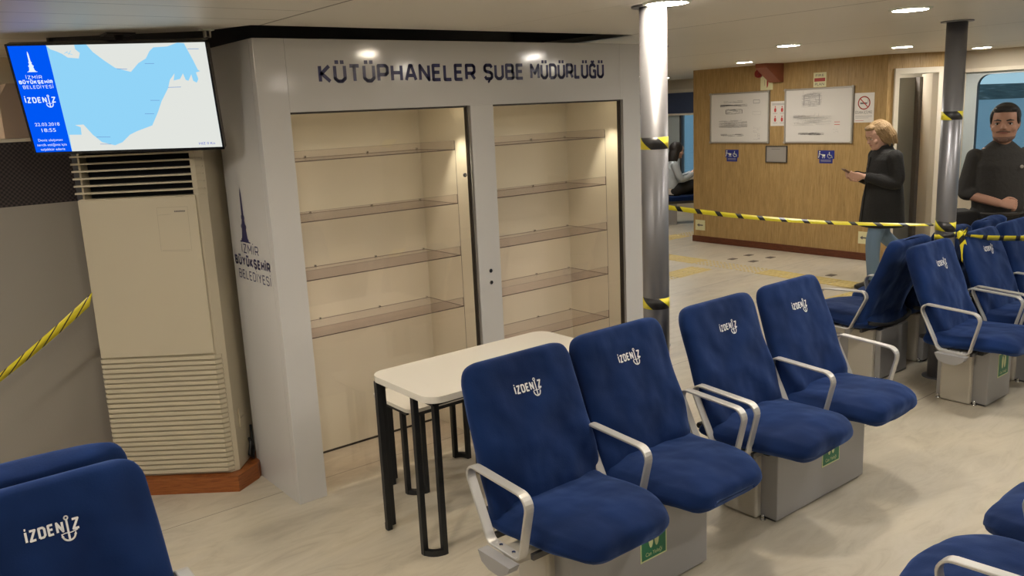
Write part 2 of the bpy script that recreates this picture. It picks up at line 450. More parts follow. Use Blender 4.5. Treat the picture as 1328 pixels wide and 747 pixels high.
def fused(name, mb, voxel, smooth=2, parent=None, loc=None):
    """melt overlapping volumes into one continuous surface"""
    o = mb.build(name)
    r = o.modifiers.new('r', 'REMESH'); r.mode = 'VOXEL'; r.voxel_size = voxel; r.use_smooth_shade = True
    s = o.modifiers.new('s', 'SMOOTH'); s.factor = .5; s.iterations = smooth
    dg = bpy.context.evaluated_depsgraph_get(); dg.update()
    me = bpy.data.meshes.new_from_object(o.evaluated_get(dg)); mats = [x for x in o.data.materials]
    old = o.data; o.modifiers.clear(); o.data = me
    me.materials.clear(); me.materials.append(mats[0])
    for p in me.polygons: p.use_smooth = True; p.material_index = 0
    bpy.data.meshes.remove(old)
    if parent: o.parent = parent
    if loc: o.location = loc
    return o

# ------------------------------------------------------------------ the place
CZ = 2.28
U = V((.7832, -.6218, 0)); W = V((.6218, .7832, 0))      # directions along and into the diagonal fittings
# floor and ceiling
b = MB(); b.box((-3, -4, -.05), (13, 14, 0), 'floor_vinyl'); struct(b, 'floor')
b = MB()
# ceiling with the unlit recess over the bookcase and the air conditioner
rec = [(.83, 4.385), (1.392, 3.968), (1.511, 3.70), (3.90, 3.70)]
b.prism([(-3, -4), (13, -4), (13, 3.70), (3.90, 3.70), (1.511, 3.70), (1.392, 3.968), (.83, 4.385), (1.06, 5.6), (-3, 5.6)], CZ, CZ + .03, 'ceiling_panel')
b.box((3.90, 3.70, CZ), (13, 14, CZ + .03), 'ceiling_panel')
struct(b, 'ceiling')
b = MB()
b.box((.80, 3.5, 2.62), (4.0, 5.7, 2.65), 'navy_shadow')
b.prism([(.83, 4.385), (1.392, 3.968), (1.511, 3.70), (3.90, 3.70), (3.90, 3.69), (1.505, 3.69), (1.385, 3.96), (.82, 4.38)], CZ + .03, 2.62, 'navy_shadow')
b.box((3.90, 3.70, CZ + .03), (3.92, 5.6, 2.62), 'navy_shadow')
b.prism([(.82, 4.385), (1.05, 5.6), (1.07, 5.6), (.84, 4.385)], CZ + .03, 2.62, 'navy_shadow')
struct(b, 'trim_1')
# counter block behind the fittings: grey lower wall, dark mesh band, open top with cream back
b = MB(); b.box((-3, 4.85, 0), (.95, 4.95, 1.51), 'grey_wall'); struct(b, 'wall_left')
b = MB(); b.box((-3, 4.85, 1.51), (.95, 4.93, 1.835), 'mesh_grille'); b.box((-3, 4.84, 1.825), (.95, 5.45, 1.84), 'cream_paint'); struct(b, 'trim_2')
b = MB(); b.box((-3, 5.5, 1.6), (1.06, 5.6, CZ), 'cream_paint'); struct(b, 'wall_kiosk')
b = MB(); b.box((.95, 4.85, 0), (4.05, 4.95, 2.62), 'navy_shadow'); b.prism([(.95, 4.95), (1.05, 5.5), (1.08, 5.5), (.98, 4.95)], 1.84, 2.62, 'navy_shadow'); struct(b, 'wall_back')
b = MB(); b.box((4.05, 4.85, 0), (4.15, 14, CZ), 'beige_wall'); struct(b, 'wall_corridor')
b = MB()
b.prism([(0, 0), (.62, 0), (.62, .30), (.08, .30), (0, .22)], 0, .35, 'pink_beige', Matrix.Translation((.70, 5.42, 1.842)) @ Matrix.Diagonal((.55, 1, .92, 1)) @ Matrix.Rotation(PI / 2, 4, 'X'))
cab = b.build('kiosk_cupboard'); tag(cab, 'pinkish beige cupboard on the ledge behind the screen', 'cupboard')
# closing walls behind the camera
b = MB(); b.box((-3.1, -4, 0), (-3, 5, CZ), 'beige_wall'); struct(b, 'wall_port')
b = MB(); b.box((-3, -4.1, 0), (13, -4, CZ), 'beige_wall'); struct(b, 'wall_front')
b = MB(); b.box((4.15, 13.9, 0), (13, 14, CZ), 'beige_wall'); struct(b, 'wall_far')
# wood-veneer wall with door
K = V((9.08, 4.86, 0)); WX = 9.08
b = MB(); b.box((WX, 4.86, 0), (WX + .08, 7.54, CZ), 'wood_wall'); b.box((WX + .08, 7.46, 0), (10.6, 7.54, CZ), 'wood_wall'); struct(b, 'wall_wood')
b = MB(); b.box((WX - .012, 4.86, 0), (WX, 7.55, .085), 'skirting_wood', bev=.003)
b.box((WX - .012, 7.54, 0), (10.6, 7.552, .085), 'skirting_wood'); struct(b, 'baseboard_wood')
# diagonal wall piece carrying the doorway
D0 = V((9.08, 4.86, 0)); DE = V((.81, -.586, 0)).normalized(); DN = V((-DE.y, DE.x, 0))
MD = frame(D0, DE, (0, 0, 1))      # local x along wall, y up, z towards the room(-DN)
def dbox(b, x0, x1, z0, z1, d0, d1, m): b.box((x0, z0, -d1), (x1, z1, -d0), m, MD)
DW0, DW1, DH = .075, .597, 2.065
b = MB(); dbox(b, 0, DW0, 0, CZ, 0, .08, 'wood_wall'); dbox(b, DW1, .80, 0, CZ, 0, .08, 'wood_wall'); dbox(b, DW0, DW1, DH, CZ, 0, .08, 'wood_wall'); struct(b, 'wall_door')
b = MB(); dbox(b, DW0 - .005, DW0 + .045, 0, DH, -.03, .10, 'cream_paint'); dbox(b, DW1 - .045, DW1 + .005, 0, DH, -.03, .10, 'cream_paint')
dbox(b, DW0 - .005, DW1 + .005, DH, DH + .06, -.03, .10, 'cream_paint'); struct(b, 'trim_3')
b = MB(); dbox(b, -.3, 1.3, 0, CZ, 1.15, 1.2, 'cream_paint'); struct(b, 'wall_passage')
b = MB(); dbox(b, DW0 + .05, .655, 0, DH - .03, .66, .70, 'grey_door'); dbox(b, .655, .70, 0, DH - .03, .56, .70, 'dark_door_edge')
struct(b, 'door_1')
b = MB(); b.prism([(.557, .081), (.585, .081), (.74, .62), (.708, .62)], 0, DH, 'cream_paint', frame(D0, DE, DN))
struct(b, 'trim_6')
# window wall on the right, opening to the sea
EX = D0 + DE * .80
WXW = 9.90; WE = 4.50
b = MB()
b.box((WXW, WE - .09, 0), (WXW + .1, WE, CZ), 'cream_paint'); b.box((9.70, WE - .04, 0), (WXW, WE + .04, CZ), 'wood_wall')
b.box((WXW, -4, 2.07), (WXW + .1, WE - .09, CZ), 'beige_wall')
b.box((WXW, -4, 0), (WXW + .1, WE - .09, .72), 'beige_wall')
struct(b, 'wall_window')
b = MB()
b.box((WXW - .03, -4, 2.05), (WXW, WE, 2.09), 'cream_paint')
b.box((WXW - .03, WE - .10, 0), (WXW, WE, 2.02), 'cream_paint')
struct(b, 'trim_4')
# window frame with rounded corner
def rrect(x0, x1, y0, y1, r, n=6):
    out = []
    for cx, cy, a0 in ((x1 - r, y1 - r, 0), (x0 + r, y1 - r, 90), (x0 + r, y0 + r, 180), (x1 - r, y0 + r, 270)):
        for i in range(n + 1):
            a = math.radians(a0 + 90 * i / n); out.append((cx + r * math.cos(a), cy + r * math.sin(a)))
    return out
def winframe(name, M, w, h, bx):
    """frame: outer rectangle, rounded opening; glass inside"""
    o = rrect(0, w, 0, h, .001); i = rrect(bx, w - bx, .05, h - .05, .12)
    b = MB()
    for z0, z1 in ((0, .06),):
        for k_ in range(len(o)):
            k2 = (k_ + 1) % len(o)
            for zz in (z0, z1): b.poly([(*o[k_], zz), (*o[k2], zz), (*i[k2], zz), (*i[k_], zz)], 'window_frame', M)
            b.poly([(*i[k_], z0), (*i[k2], z0), (*i[k2], z1), (*i[k_], z1)], 'steel_dark', M)
    fr = struct(b, name)
    g = MB(); g.prism(i, .025, .031, 'window_glass', M); gp = g.build('glass_pane', fr); return fr
for k_, (y0, y1) in enumerate(((WE - .09, WE - 2.10), (WE - 2.14, WE - 3.9), (WE - 3.94, WE - 5.7))):
    winframe('window_%d' % (k_ + 1), frame((WXW + .08, y0, .72), (0, -1, 0), (0, 0, 1)), y0 - y1, 1.35, .125)
# far window bay past the corridor
b = MB(); b.box((12.0, 7.54, 0), (12.1, 13.9, .62), 'beige_wall'); b.box((12.0, 7.54, 2.07), (12.1, 13.9, CZ), 'beige_wall')
b.box((12.0, 10.25, .62), (12.1, 10.56, 2.07), 'window_frame'); b.box((10.6, 7.4, 0), (12.1, 7.54, CZ), 'beige_wall')
b.box((11.98, 7.54, 2.05), (12.0, 13.9, 2.11), 'cream_paint')
struct(b, 'wall_stern')
b = MB(); b.box((11.95, 7.60, 1.685), (11.985, 13.85, 2.05), 'blind_navy'); b.box((11.94, 7.60, 1.655), (11.99, 13.85, 1.69), 'cream_paint', bev=.004)
tag(b.build('roller_blind'), 'dark navy blind pulled part way down over the far window', 'blind')
b = MB(); b.box((11.98, 10.56, .62), (12.02, 10.62, 1.66), 'cream_paint'); b.box((11.97, 10.215, .62), (12.03, 10.26, 1.66), 'steel_dark'); struct(b, 'trim_5')
b = MB(); b.box((12.04, 7.6, .62), (12.046, 10.21, 2.07), 'window_glass'); struct(b, 'window_4')
# sea, far shore
m = mat('sea_water', (.13, .24, .29), .35, spec=.6); k = NT(m)
w = k.n('ShaderNodeTexNoise', Scale=.5, Detail=6.); k.l(k.coord(), w.inputs['Vector']); k.bump(w.outputs['Fac'], .8, .6)
m = mat('hill_green', (.035, .055, .05), .9); k = NT(m)
w = k.n('ShaderNodeTexNoise', Scale=.12, Detail=8.); k.l(k.coord(), w.inputs['Vector'])
k.l(k.ramp(w.outputs['Fac'], [(.35, (.018, .04, .04)), (.62, (.07, .10, .095)), (.7, (.22, .24, .24))]), k.b.inputs['Base Color'])
b = MB(); b.box((13.4, -900, -4.2), (1500, 1100, -4.06), 'sea_water')
o = b.build('sea'); tag(o, 'calm blue grey sea outside the windows', 'sea', kind='stuff')
b = MB(); random.seed(3); n = 160; pr_ = []
rows = []
for i in range(n + 1):
    y = -500 + 1300 * i / n; x0 = 560 + 60 * math.sin(i * .11)
    h = 11 + 5.5 * noise.noise(V((i * .09, 3, 0))) + 3.5 * noise.noise(V((i * .5, 8, 0)))
    rows.append([(x0, y, -4.05), (x0 + 20, y, -2.5 + h * .2), (x0 + 70, y, h * .40), (x0 + 160, y, h * .38), (x0 + 170, y, -4.05)])
vr = [[b.bm.verts.new(p) for p in r] for r in rows]
fs = []
for A, B in zip(vr, vr[1:]):
    for j in range(4): fs.append(b.bm.faces.new([A[j], A[j + 1], B[j + 1], B[j]]))
b._new(fs, 'hill_green', smooth=True)
o = b.build('wooded_hill'); tag(o, 'low dark wooded hill on the far shore beyond the window', 'hill')

# tactile paving strips (yellow) and sunk floor plates
def tactile(name, x0, y0, x1, y1, label, along='y'):
    b = MB(); wd = .30
    d = V((x1 - x0, y1 - y0, 0)); L = d.length; M = frame((x0, y0, 0), d, (-d.y, d.x, 0))
    nt_ = int(L / .30); k0 = 0
    for i in range(nt_):
        a = i * .30 + .008; e = a + .284
        if (i % 7) in (4, 5, 6):       # blister tiles
            b.box((a, -wd / 2, .0), (e, wd / 2, .0015), 'floor_vinyl', M)
            for q in range(5):
                for r_ in range(5): b.cyl((a + .03 + q * .056, -wd / 2 + .035 + r_ * .058), .018, .001, .006, 'tactile_yellow', 8, M, .012)
        else:
            b.box((a, -wd / 2, .0), (e, wd / 2, .002), 'tactile_yellow', M)
            for r_ in range(4):
                y = -wd / 2 + .03 + r_ * .075; b.box((a, y, .002), (e, y + .028, .006), 'tactile_yellow', M)
    o = b.build(name); tag(o, label, 'tactile paving'); return o
tactile('tactile_strip', 7.78, 4.35, 8.06, 9.4, 'yellow ribbed guiding strip on the floor parallel to the wood wall')
tactile('tactile_strip', 4.9, 6.05, 7.75, 6.2, 'yellow guiding strip branching off towards the grey pole')
tactile('tactile_strip', 8.2, 8.02, 10.6, 7.98, 'yellow guiding strip running past the end of the wood wall')
tactile('tactile_strip', 7.0, 4.18, 8.6, 4.05, 'pale blistered guiding strip by the shoes of the walking woman')
for (x, y), lb in zip([(8.594, 6.277), (8.612, 5.98), (8.265, 6.269), (8.284, 5.985), (8.096, 4.863)],
        ['plate nearest the left half of the wood wall', 'plate under the gap between the whiteboards', 'plate closest to the yellow strip on the left', 'plate closest to the yellow strip in the middle', 'plate alone near the walking woman']):
    b = MB(); b.box((-.055, -.04, 0), (.055, .04, .003), 'floor_plate', bev=.001); b.cyl((0, 0), .015, .003, .005, 'steel_dark', 12)
    o = b.build('floor_plate', loc=(x, y, 0)); tag(o, 'small dark metal floor ' + lb, 'floor plate', 'sunk metal plates in the floor')

# downlights
def downlight(x, y, lamp, label):
    t = thing('ceiling_light', label, 'light', (x, y, CZ), 0, 'round ceiling downlights')
    b = MB(); n = 28
    pr2 = [(.105, 0), (.10, -.008), (.088, -.010), (.082, -.004)]
    vs = [[b.bm.verts.new((r * math.cos(2 * PI * i / n), r * math.sin(2 * PI * i / n), z)) for i in range(n)] for r, z in pr2]
    fs = [b.bm.faces.new([A[i], A[(i + 1) % n], B[(i + 1) % n], B[i]]) for A, B in zip(vs, vs[1:]) for i in range(n)]
    b._new(fs, 'sign_white', smooth=True); b.build('trim_ring', t)
    b = MB(); b.cyl((0, 0), .083, -.009, -.003, lamp, 28); b.build('diffuser', t)
downs = [(2.83, 2.49, 'lamp_warm', 'bright downlight beside the top of the near pole'),
 (4.40, 2.25, 'lamp_neutral', 'large round downlight above the second pair of seats'),
 (6.10, 4.10, 'lamp_neutral', 'downlight between the two poles, middle of the ceiling'),
 (8.02, 5.94, 'lamp_neutral', 'downlight above the left whiteboard'),
 (7.80, 4.05, 'lamp_neutral', 'downlight in front of the doorway'),
 (9.24, 3.97, 'lamp_neutral', 'downlight just right of the far pole'),
 (4.05, .9, 'lamp_neutral', 'downlight over the aisle out of frame'), (5.6, 1.1, 'lamp_neutral', 'downlight out of frame to the right'),
 (2.4, .35, 'lamp_neutral', 'downlight above the near row'), (.7, 1.9, 'lamp_warm', 'downlight above the seats at lower left'),
 (3.85, -1.3, 'lamp_neutral', 'downlight behind the camera'), (.6, -.9, 'lamp_neutral', 'downlight overhead behind the camera'), (-1.4, 1.2, 'lamp_neutral', 'downlight far left out of frame'),
 (-.05, 3.0, 'lamp_neutral', 'added fill downlight above the grey wall, out of frame'), (-1.3, 3.3, 'lamp_neutral', 'added fill downlight above the counter, out of frame'),  # both lamps added out of view to brighten the left ceiling and wall
 (-.5, 5.2, 'lamp_warm', 'added fill downlight inside the counter beyond the mesh band'), (9.75, 5.35, 'lamp_neutral', 'added fill downlight in the passage beyond the doorway'), (9.3, 8.6, 'lamp_neutral', 'added fill downlight in the corridor past the wood wall'),  # unseen lamps added to lighten the counter, the passage and the corridor end
 (7.4, 1.5, 'lamp_neutral', 'downlight far right out of frame'), (6.2, 7.6, 'lamp_neutral', 'downlight in the corridor behind the bookcase'),
 (10.6, 9.4, 'lamp_neutral', 'added fill downlight above the seated woman')]  # last lamp added out of sight to brighten the far window bay
for d in downs: downlight(*d)

# ------------------------------------------------------------------ poles
def pole(name, x, y, label, bands, r=.060, grp='grey steel pillars'):
    t = thing(name, label, 'pillar', (x, y, 0), 0, grp)
    b = MB(); b.cyl((0, 0), r, 0, CZ, 'pole_steel', 48); b.build('shaft', t)
    b = MB(); b.cyl((0, 0), r * 1.55, CZ - .008, CZ, 'pole_steel', 40)
    b.cyl((0, 0), r * 1.5, 0, .006, 'pole_steel', 40); b.build('flange', t)
    for z0, z1, tw in bands:
        pts = []; n = 40
        for i in range(n + 1):
            a = 2 * PI * i / n + 1.0; pts.append(((r + .0012) * math.cos(a), (r + .0012) * math.sin(a), (z0 + z1) / 2 + tw * math.sin(a)))
        ribbon3('tape_band', pts, [(0, 0, 1)] * (n + 1), z1 - z0, 'caution_tape_wide', t)
    return t
pole('steel_pillar', 2.867, 2.602, 'thick grey pillar between the two front seat pairs, reaching the ceiling', [(1.668, 1.720, 0), (.944, .995, 0)])
pole('steel_pillar', 5.53, 2.53, 'grey pillar at the right with caution tape knotted round it', [(1.684, 1.736, 0), (.985, 1.045, .006), (.935, .965, -.01)])
pole('steel_pillar', 4.86, 4.385, 'grey pillar hidden behind the near pillar, end of the tape', [(1.06, 1.11, 0)])

# caution tapes
P0 = V((4.93, 4.345, 1.088)); P1 = V((5.50, 2.590, 1.018)); pts = []; ups = []
n = 60
for i in range(n + 1):
    t = i / n; p = P0.lerp(P1, t) + V((0, 0, -.035 * 4 * t * (1 - t)))
    tw = .55 + .72 * t; pts.append(p); ups.append((math.sin(tw) * .95, math.sin(tw) * .3, math.cos(tw)))
tag(ribbon3('caution_tape', pts, ups, .039, 'caution_tape'), 'yellow and black caution tape stretched in front of the wood wall', 'tape', 'caution tapes')
P0 = V((5.572, 2.462, .945)); P1 = V((7.2, 2.2, .80)); pts = []; ups = []
P1 = V((6.80, 2.12, .83))
for i in range(n + 1):
    t = i / n; p = P0.lerp(P1, t) + V((0, 0, -.02 * 4 * t * (1 - t))); tw = .9 - .35 * t
    pts.append(p); ups.append((0, -math.sin(tw), math.cos(tw)))
tp = ribbon3('caution_tape', pts, ups, .05, 'caution_tape')
tag(tp, 'yellow and black caution tape knotted at the far pillar crossing the blue seat backs', 'tape', 'caution tapes')
b = MB(); b.ell((5.575, 2.452, .950), (.03, .02, .022), 'sign_cream'); b.bm.free()
kn = [(5.575, 2.455, .95), (5.60, 2.435, .99), (5.62, 2.43, .965), (5.585, 2.445, .945), (5.55, 2.45, .985), (5.56, 2.445, .95), (5.59, 2.44, .90), (5.60, 2.432, .84), (5.606, 2.43, .79), (5.625, 2.43, .775)]
ribbon3('tape_knot', kn, [(.8, -.5, .3), (.6, -.4, .7), (.2, 0, 1), (.4, -.3, .8), (.8, -.3, .4), (.8, -.6, 0), (.8, -.6, 0), (.8, -.6, .1), (.7, -.5, .2), (.5, -.3, .6)], .045, 'caution_tape', tp)
P0 = V((.880, 4.532, 1.045)); P1 = V((-.30, 4.58, .34)); pts = []; ups = []
for i in range(n + 1):
    t = i / n; p = P0.lerp(P1, t) + V((0, 0, -.05 * 4 * t * (1 - t)))
    tw = .1 + 1.15 * t; pts.append(p); ups.append((.30 * math.cos(tw), -math.sin(tw), math.cos(tw)))
tag(ribbon3('caution_tape', pts, ups, .072, 'caution_tape_thin'), 'yellow caution tape slanting down from the air conditioner along the grey wall', 'tape', 'caution tapes')

# ------------------------------------------------------------------ bookcase
X0, X1, YF, YB, TOP = 1.527, 4.005, 3.75, 4.286, 2.232
t = thing('bookcase', 'tall white library bookcase with two glazed bays and blue title lettering', 'bookcase', (0, 0, 0))
b = MB()
b.box((X0, YF, 0), (1.675, YF + .045, TOP), 'white_gloss', bev=.002)            # left stile
b.box((1.675, YF, 1.902), (3.832, YF + .045, TOP), 'white_gloss', bev=.002)       # header
b.box((2.695, YF, 0), (2.847, YF + .045, 1.902), 'white_gloss', bev=.002)
b.box((3.852, YF, 0), (X1, YF + .045, TOP), 'white_gloss', bev=.002)
b.box((3.832, YF, 1.902), (3.852, YF + .045, TOP), 'white_gloss')
b.build('face_frame', t)
b = MB(); b.box((X0, YF + .045, 0), (X0 + .02, YB, TOP), 'white_gloss'); b.build('side_panel', t)
b = MB(); b.box((X1 - .02, YF + .045, 0), (X1, YB, TOP), 'white_gloss'); b.build('side_panel', t)
b = MB(); b.box((X0 + .02, YF + .045, TOP - .02), (X1 - .02, YB, TOP), 'white_gloss'); b.build('top_panel', t)
b = MB()
b.box((X0 + .02, YB - .012, .008), (X1 - .02, YB, TOP - .02), 'cream_laminate')
b.box((1.66, YF + .045, 0), (1.675, YB - .012, 1.95), 'cream_laminate')
b.box((2.695, YF + .045, 0), (2.715, YB - .012, 1.95), 'cream_laminate')
b.box((2.827, YF + .045, 0), (2.847, YB - .012, 1.95), 'cream_laminate')
b.box((3.85, YF + .045, 0), (3.87, YB - .012, 1.95), 'cream_laminate')
b.box((1.66, YF + .045, 1.95), (3.87, YB - .012, 1.97), 'cream_laminate')
b.build('bay_lining', t)
b = MB(); b.box((1.675, YB - .014, 0), (2.695, YB - .011, .012), 'seal_black'); b.box((2.847, YB - .014, 0), (3.85, YB - .011, .012), 'seal_black'); b.build('shadow_gap', t)
for i, (a, e) in enumerate(((1.675, 2.680), (2.847, 3.835))):
    b = MB(); b.box((a + .003, YF + .010, .10 if i else .015), (e - .008, YF + .016, 1.893), 'cabinet_glass'); g = b.build('glass_door', t)
    b = MB(); b.box((e - .008, YF + .004, .015), (e, YF + .03, 1.902), 'seal_black'); b.box((a, YF + .004, 1.893), (e, YF + .03, 1.902), 'seal_black'); b.build('door_seal', g)
    if i == 0:
        b = MB(); M = frame((2.640, YF + .0095, 1.537), (1, 0, 0), (0, 0, 1)); b.cyl((0, 0), .011, 0, .006, 'steel_dark', 16, M); b.cyl((0, 0), .005, 0, .008, 'chrome', 12, M); b.build('lock_hole', g)
for z in (.994, .927):
    b = MB(); M = frame((2.772, YF, z), (1, 0, 0), (0, 0, 1)); b.cyl((0, 0), .011, -.002, .006, 'chrome', 20, M); b.cyl((0, 0), .0065, .006, .009, 'black_metal', 12, M); b.build('door_lock', t)
for z in (1.79, .30):
    pass
for bay, xs in (((1.675, 2.68)), (1.80, 2.19, 2.58)), ((2.847, 3.835), (2.97, 3.35, 3.73)):
    for x in xs:
        q = MB(); q.cyl((x, 3.845), .026, 1.944, 1.950, 'chrome', 20); q.cyl((x, 3.845), .018, 1.941, 1.944, 'lamp_case', 16); pk = q.build('spotlight_puck', t)
        ld = bpy.data.lights.new('spot', 'SPOT'); ld.energy = SPOT_W; ld.color = (1, .86, .64); ld.spot_size = math.radians(62); ld.spot_blend = .5; ld.shadow_soft_size = .016
        lo = bpy.data.objects.new('spot', ld); COL.objects.link(lo); lo.location = (x, 3.845, 1.935); lo.parent = pk
def shelf(x0, x1, z):
    b = MB(); y0, y1 = 3.84, 4.20
    b.box((x0, y0, z), (x1, y1, z + .004), 'acrylic'); b.box((x0, y0, z + .004), (x1, y0 + .003, z + .052), 'acrylic')
    b.box((x0, y0 - .001, z - .0005), (x1, y0, z + .0045), 'shelf_edge'); b.box((x1 - .0012, y0, z), (x1, y0 + .003, z + .052), 'shelf_edge')
    b.box((x1, y0, z), (x1 + .001, y1, z + .003), 'shelf_edge'); b.box((x0, y1, z), (x1, y1 + .001, z + .003), 'shelf_edge')
    b.box((x0, y0, z + .051), (x1, y0 + .0015, z + .052), 'shelf_edge')
    o = b.build('shelf', t)
    for x in (x0 + .25, x0 + .62, x1 - .02):
        q = MB(); M = frame((x, y1, z + .008), (1, 0, 0), (0, 0, 1)); q.cyl((0, 0), .005, 0, .012, 'chrome', 10, M); q.build('shelf_pin', o)
for z in (1.670, 1.378, 1.089, .798): shelf(1.68, 2.640, z)
for z in (1.675, 1.381, 1.093, .806, .518): shelf(2.852, 3.778, z)
for x, zb in ((2.643, .45), (3.781, .35)):
    b = MB(); b.box((x, 3.841, zb), (x + .0015, 3.8425, 1.72), 'shelf_edge'); b.build('shelf_wire', t)
# lettering
b = MB(); M = frame((0, YF, 0), (1, 0, 0), (0, 0, 1))
for tx, a, e in (('KÜTÜPHANELER', 1.832, 2.741), ('ŞUBE', 2.795, 3.072), ('MÜDÜRLÜĞÜ', 3.120, 3.692)):
    b = MB(); strokes(b, tx, a, e, 2.030, .088, .195, 'navy_vinyl_title', M, .0012, .13); b.build('title_lettering', t)
b = MB()
b = MB(); M = frame((X0, 0, 0), (0, -1, 0), (0, 0, 1))
monument(b, -4.095, 1.285, .275, 'navy_vinyl', M, .0012); b.build('clock_tower_emblem', t); b = MB()
mark_stack(b, -4.262, -3.812, 1.095, 'navy_vinyl', M, .24, .0012)
b.build('emblem_lettering', t)

# ------------------------------------------------------------------ air conditioner
A0 = V((1.329, 4.193, 0)); MA = frame(A0, U, W)     # local x along front, y into the corner, z up
b = MB()
b.prism([(-.74, -.037), (.070, -.037), (.125, .12), (.125, .40), (-.74, .40)], 0, .086, 'plinth_wood', MA)
tag(b.build('wooden_plinth'), 'low reddish brown wooden plinth under the air conditioner', 'plinth')
t = thing('air_conditioner', 'tall cream floor standing air conditioner with slatted grilles', 'air conditioner')
ZB = .088
body = [(-.562, .012), (.022, .012), (.056, .045), (.062, .30), (-.56, .30)]
b = MB(); b.prism(body, ZB, 1.535, 'cream_plastic', MA); b.prism([(-.56, .05), (-.535, .02), (-.535, .30), (-.56, .30)], 1.535, 1.84, 'cream_plastic', MA)
b.prism([(-.002, .02), (.022, .02), (.056, .05), (.062, .30), (-.002, .30)], 1.535, 1.84, 'cream_plastic', MA)
b.box((-.56, .26, 1.535), (.06, .30, 1.84), 'dark_void', MA); b.prism(body, 1.80, 1.84, 'cream_plastic', MA)
b.build('body', t)
b = MB(); b.box((-.562, -.002, .735), (.012, .014, 1.532), 'cream_plastic', MA, bev=.003)
pan = b.build('front_panel', t)
b = MB(); MP = MA @ frame((0, -.0025, 0), (1, 0, 0), (0, 0, 1))
for q in ([(-.182, 1.481), (-.032, 1.481)], [(-.182, 1.267), (-.045, 1.262)], [(-.182, 1.481), (-.186, 1.265)], [(-.032, 1.481), (-.036, 1.262)], [(-.182, 1.445), (-.115, 1.447)], [(-.18, 1.272), (-.04, 1.269)]):
    ribbon(b, q, .0016, 'cream_plastic_dark', MP, .0006)
for i in range(7): ribbon(b, [(-.098 + i * .0078, 1.460), (-.0925 + i * .0078, 1.460)], .007, 'ink', MP, .0008)
b.build('badge_outline', pan)
for i in range(6):
    z = 1.560 + i * .0355
    b = MB(); b.prism([(-.585, .03), (-.575, .008), (.025, .008), (.050, .035), (.050, .06), (-.585, .06)], z, z + .008, 'cream_plastic', MA); b.build('louvre', t)
b = MB(); b.box((-.53, .08, 1.535), (-.005, .10, 1.80), 'dark_void', MA); b.build('outlet_recess', t)
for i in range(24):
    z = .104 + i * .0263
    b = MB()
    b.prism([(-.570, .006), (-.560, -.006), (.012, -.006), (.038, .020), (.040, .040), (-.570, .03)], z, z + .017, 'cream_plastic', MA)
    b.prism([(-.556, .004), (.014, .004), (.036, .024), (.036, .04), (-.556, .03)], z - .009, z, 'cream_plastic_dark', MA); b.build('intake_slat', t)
b = MB(); b.box((.0565, .10, .30), (.066, .165, .40), 'cream_plastic', MA, bev=.003); b.box((.066, .11, .345), (.069, .155, .352), 'cream_plastic_dark', MA); b.build('side_socket', t)
b = MB(); pts = [(.075, .20, .09), (.085, .19, .16), (.078, .17, .21), (.09, .15, .19), (.08, .14, .13), (.093, .16, .10), (.085, .20, .14), (.08, .21, .22), (.07, .24, .26)]
b.tube(pts, .007, 'cable', 8, MA); o = b.build('power_cable'); tag(o, 'bundle of black cable in the gap between air conditioner and bookcase', 'cable')

# ------------------------------------------------------------------ wall screen
SC = .90
O = V((0, 0, 1.86)) + (V((1.139, 4.532, 2.01)) - V((0, 0, 1.86))) * SC
e1 = V((.834, -.551, -.018)).normalized(); e2 = V((-.140, -.244, .959)); e2 = (e2 - e1 * e2.dot(e1)).normalized()
MT = frame(O, e1, e2); hw, hh = .465 * SC, .2725 * SC
t = thing('television', 'flat television tilted down from the ceiling showing a blue sea map', 'television')
b = MB(); b.box((-hw, -hh, -.045), (hw, hh, -.002), 'tv_black', MT, bev=.004)
for a, e in (((-hw, -hh), (hw, -hh * .955)), ((-hw, hh * .97), (hw, hh)), ((-hw, -hh), (-hw * .982, hh)), ((hw * .982, -hh), (hw, hh))): b.box((*a, -.004), (*e, .004), 'tv_black', MT)
b.box((-hw * .5, -hh * .6, -.075), (hw * .5, hh * .5, -.045), 'tv_black', MT, bev=.01)
b.build('casing', t)
b = MB(); MS = MT @ Matrix.Diagonal((hw, hh, 1, 1))
def sp(pts, m, z): b.poly([(p[0], p[1], z) for p in pts], m, MS)
sp([(-.98, -.952), (-.609, -.952), (-.598, .97), (-.98, .97)], 'tv_blue', .0012)
sp([(-.609, -.952), (.98, -.952), (.98, .97), (-.598, .97)], 'tv_sea', .001)
sp([(-.6, .968), (-.568, .901), (-.518, .867), (-.461, .817), (-.415, .751), (-.308, .731), (-.285, .827), (-.322, .892), (-.322, .968)][::-1], 'tv_land', .0014)
sp([(-.203, .968), (-.155, .838), (-.063, .689), (.031, .555), (.181, .476), (.274, .627), (.358, .705), (.41, .833), (.455, .895), (.596, .906), (.705, .968)][::-1], 'tv_land', .0014)
land = [(.705, .968), (.769, .955), (.794, .834), (.832, .654), (.862, .488), (.884, .461), (.838, .439), (.851, .322), (.829, .256), (.795, .291), (.787, .408), (.747, .293), (.72, .311), (.704, .428), (.665, .33), (.596, .306), (.619, .432), (.559, .318), (.524, .168), (.431, -.065), (.37, -.268), (.285, -.507), (.118, -.604), (.032, -.67), (-.062, -.807), (-.147, -.862), (-.274, -.795), (-.352, -.649), (-.422, -.454), (-.509, -.459), (-.457, -.504), (-.467, -.643), (-.593, -.637)]
sp([(.98, -.952), (.98, .968)] + land + [(-.607, -.952)], 'tv_land', .0014)
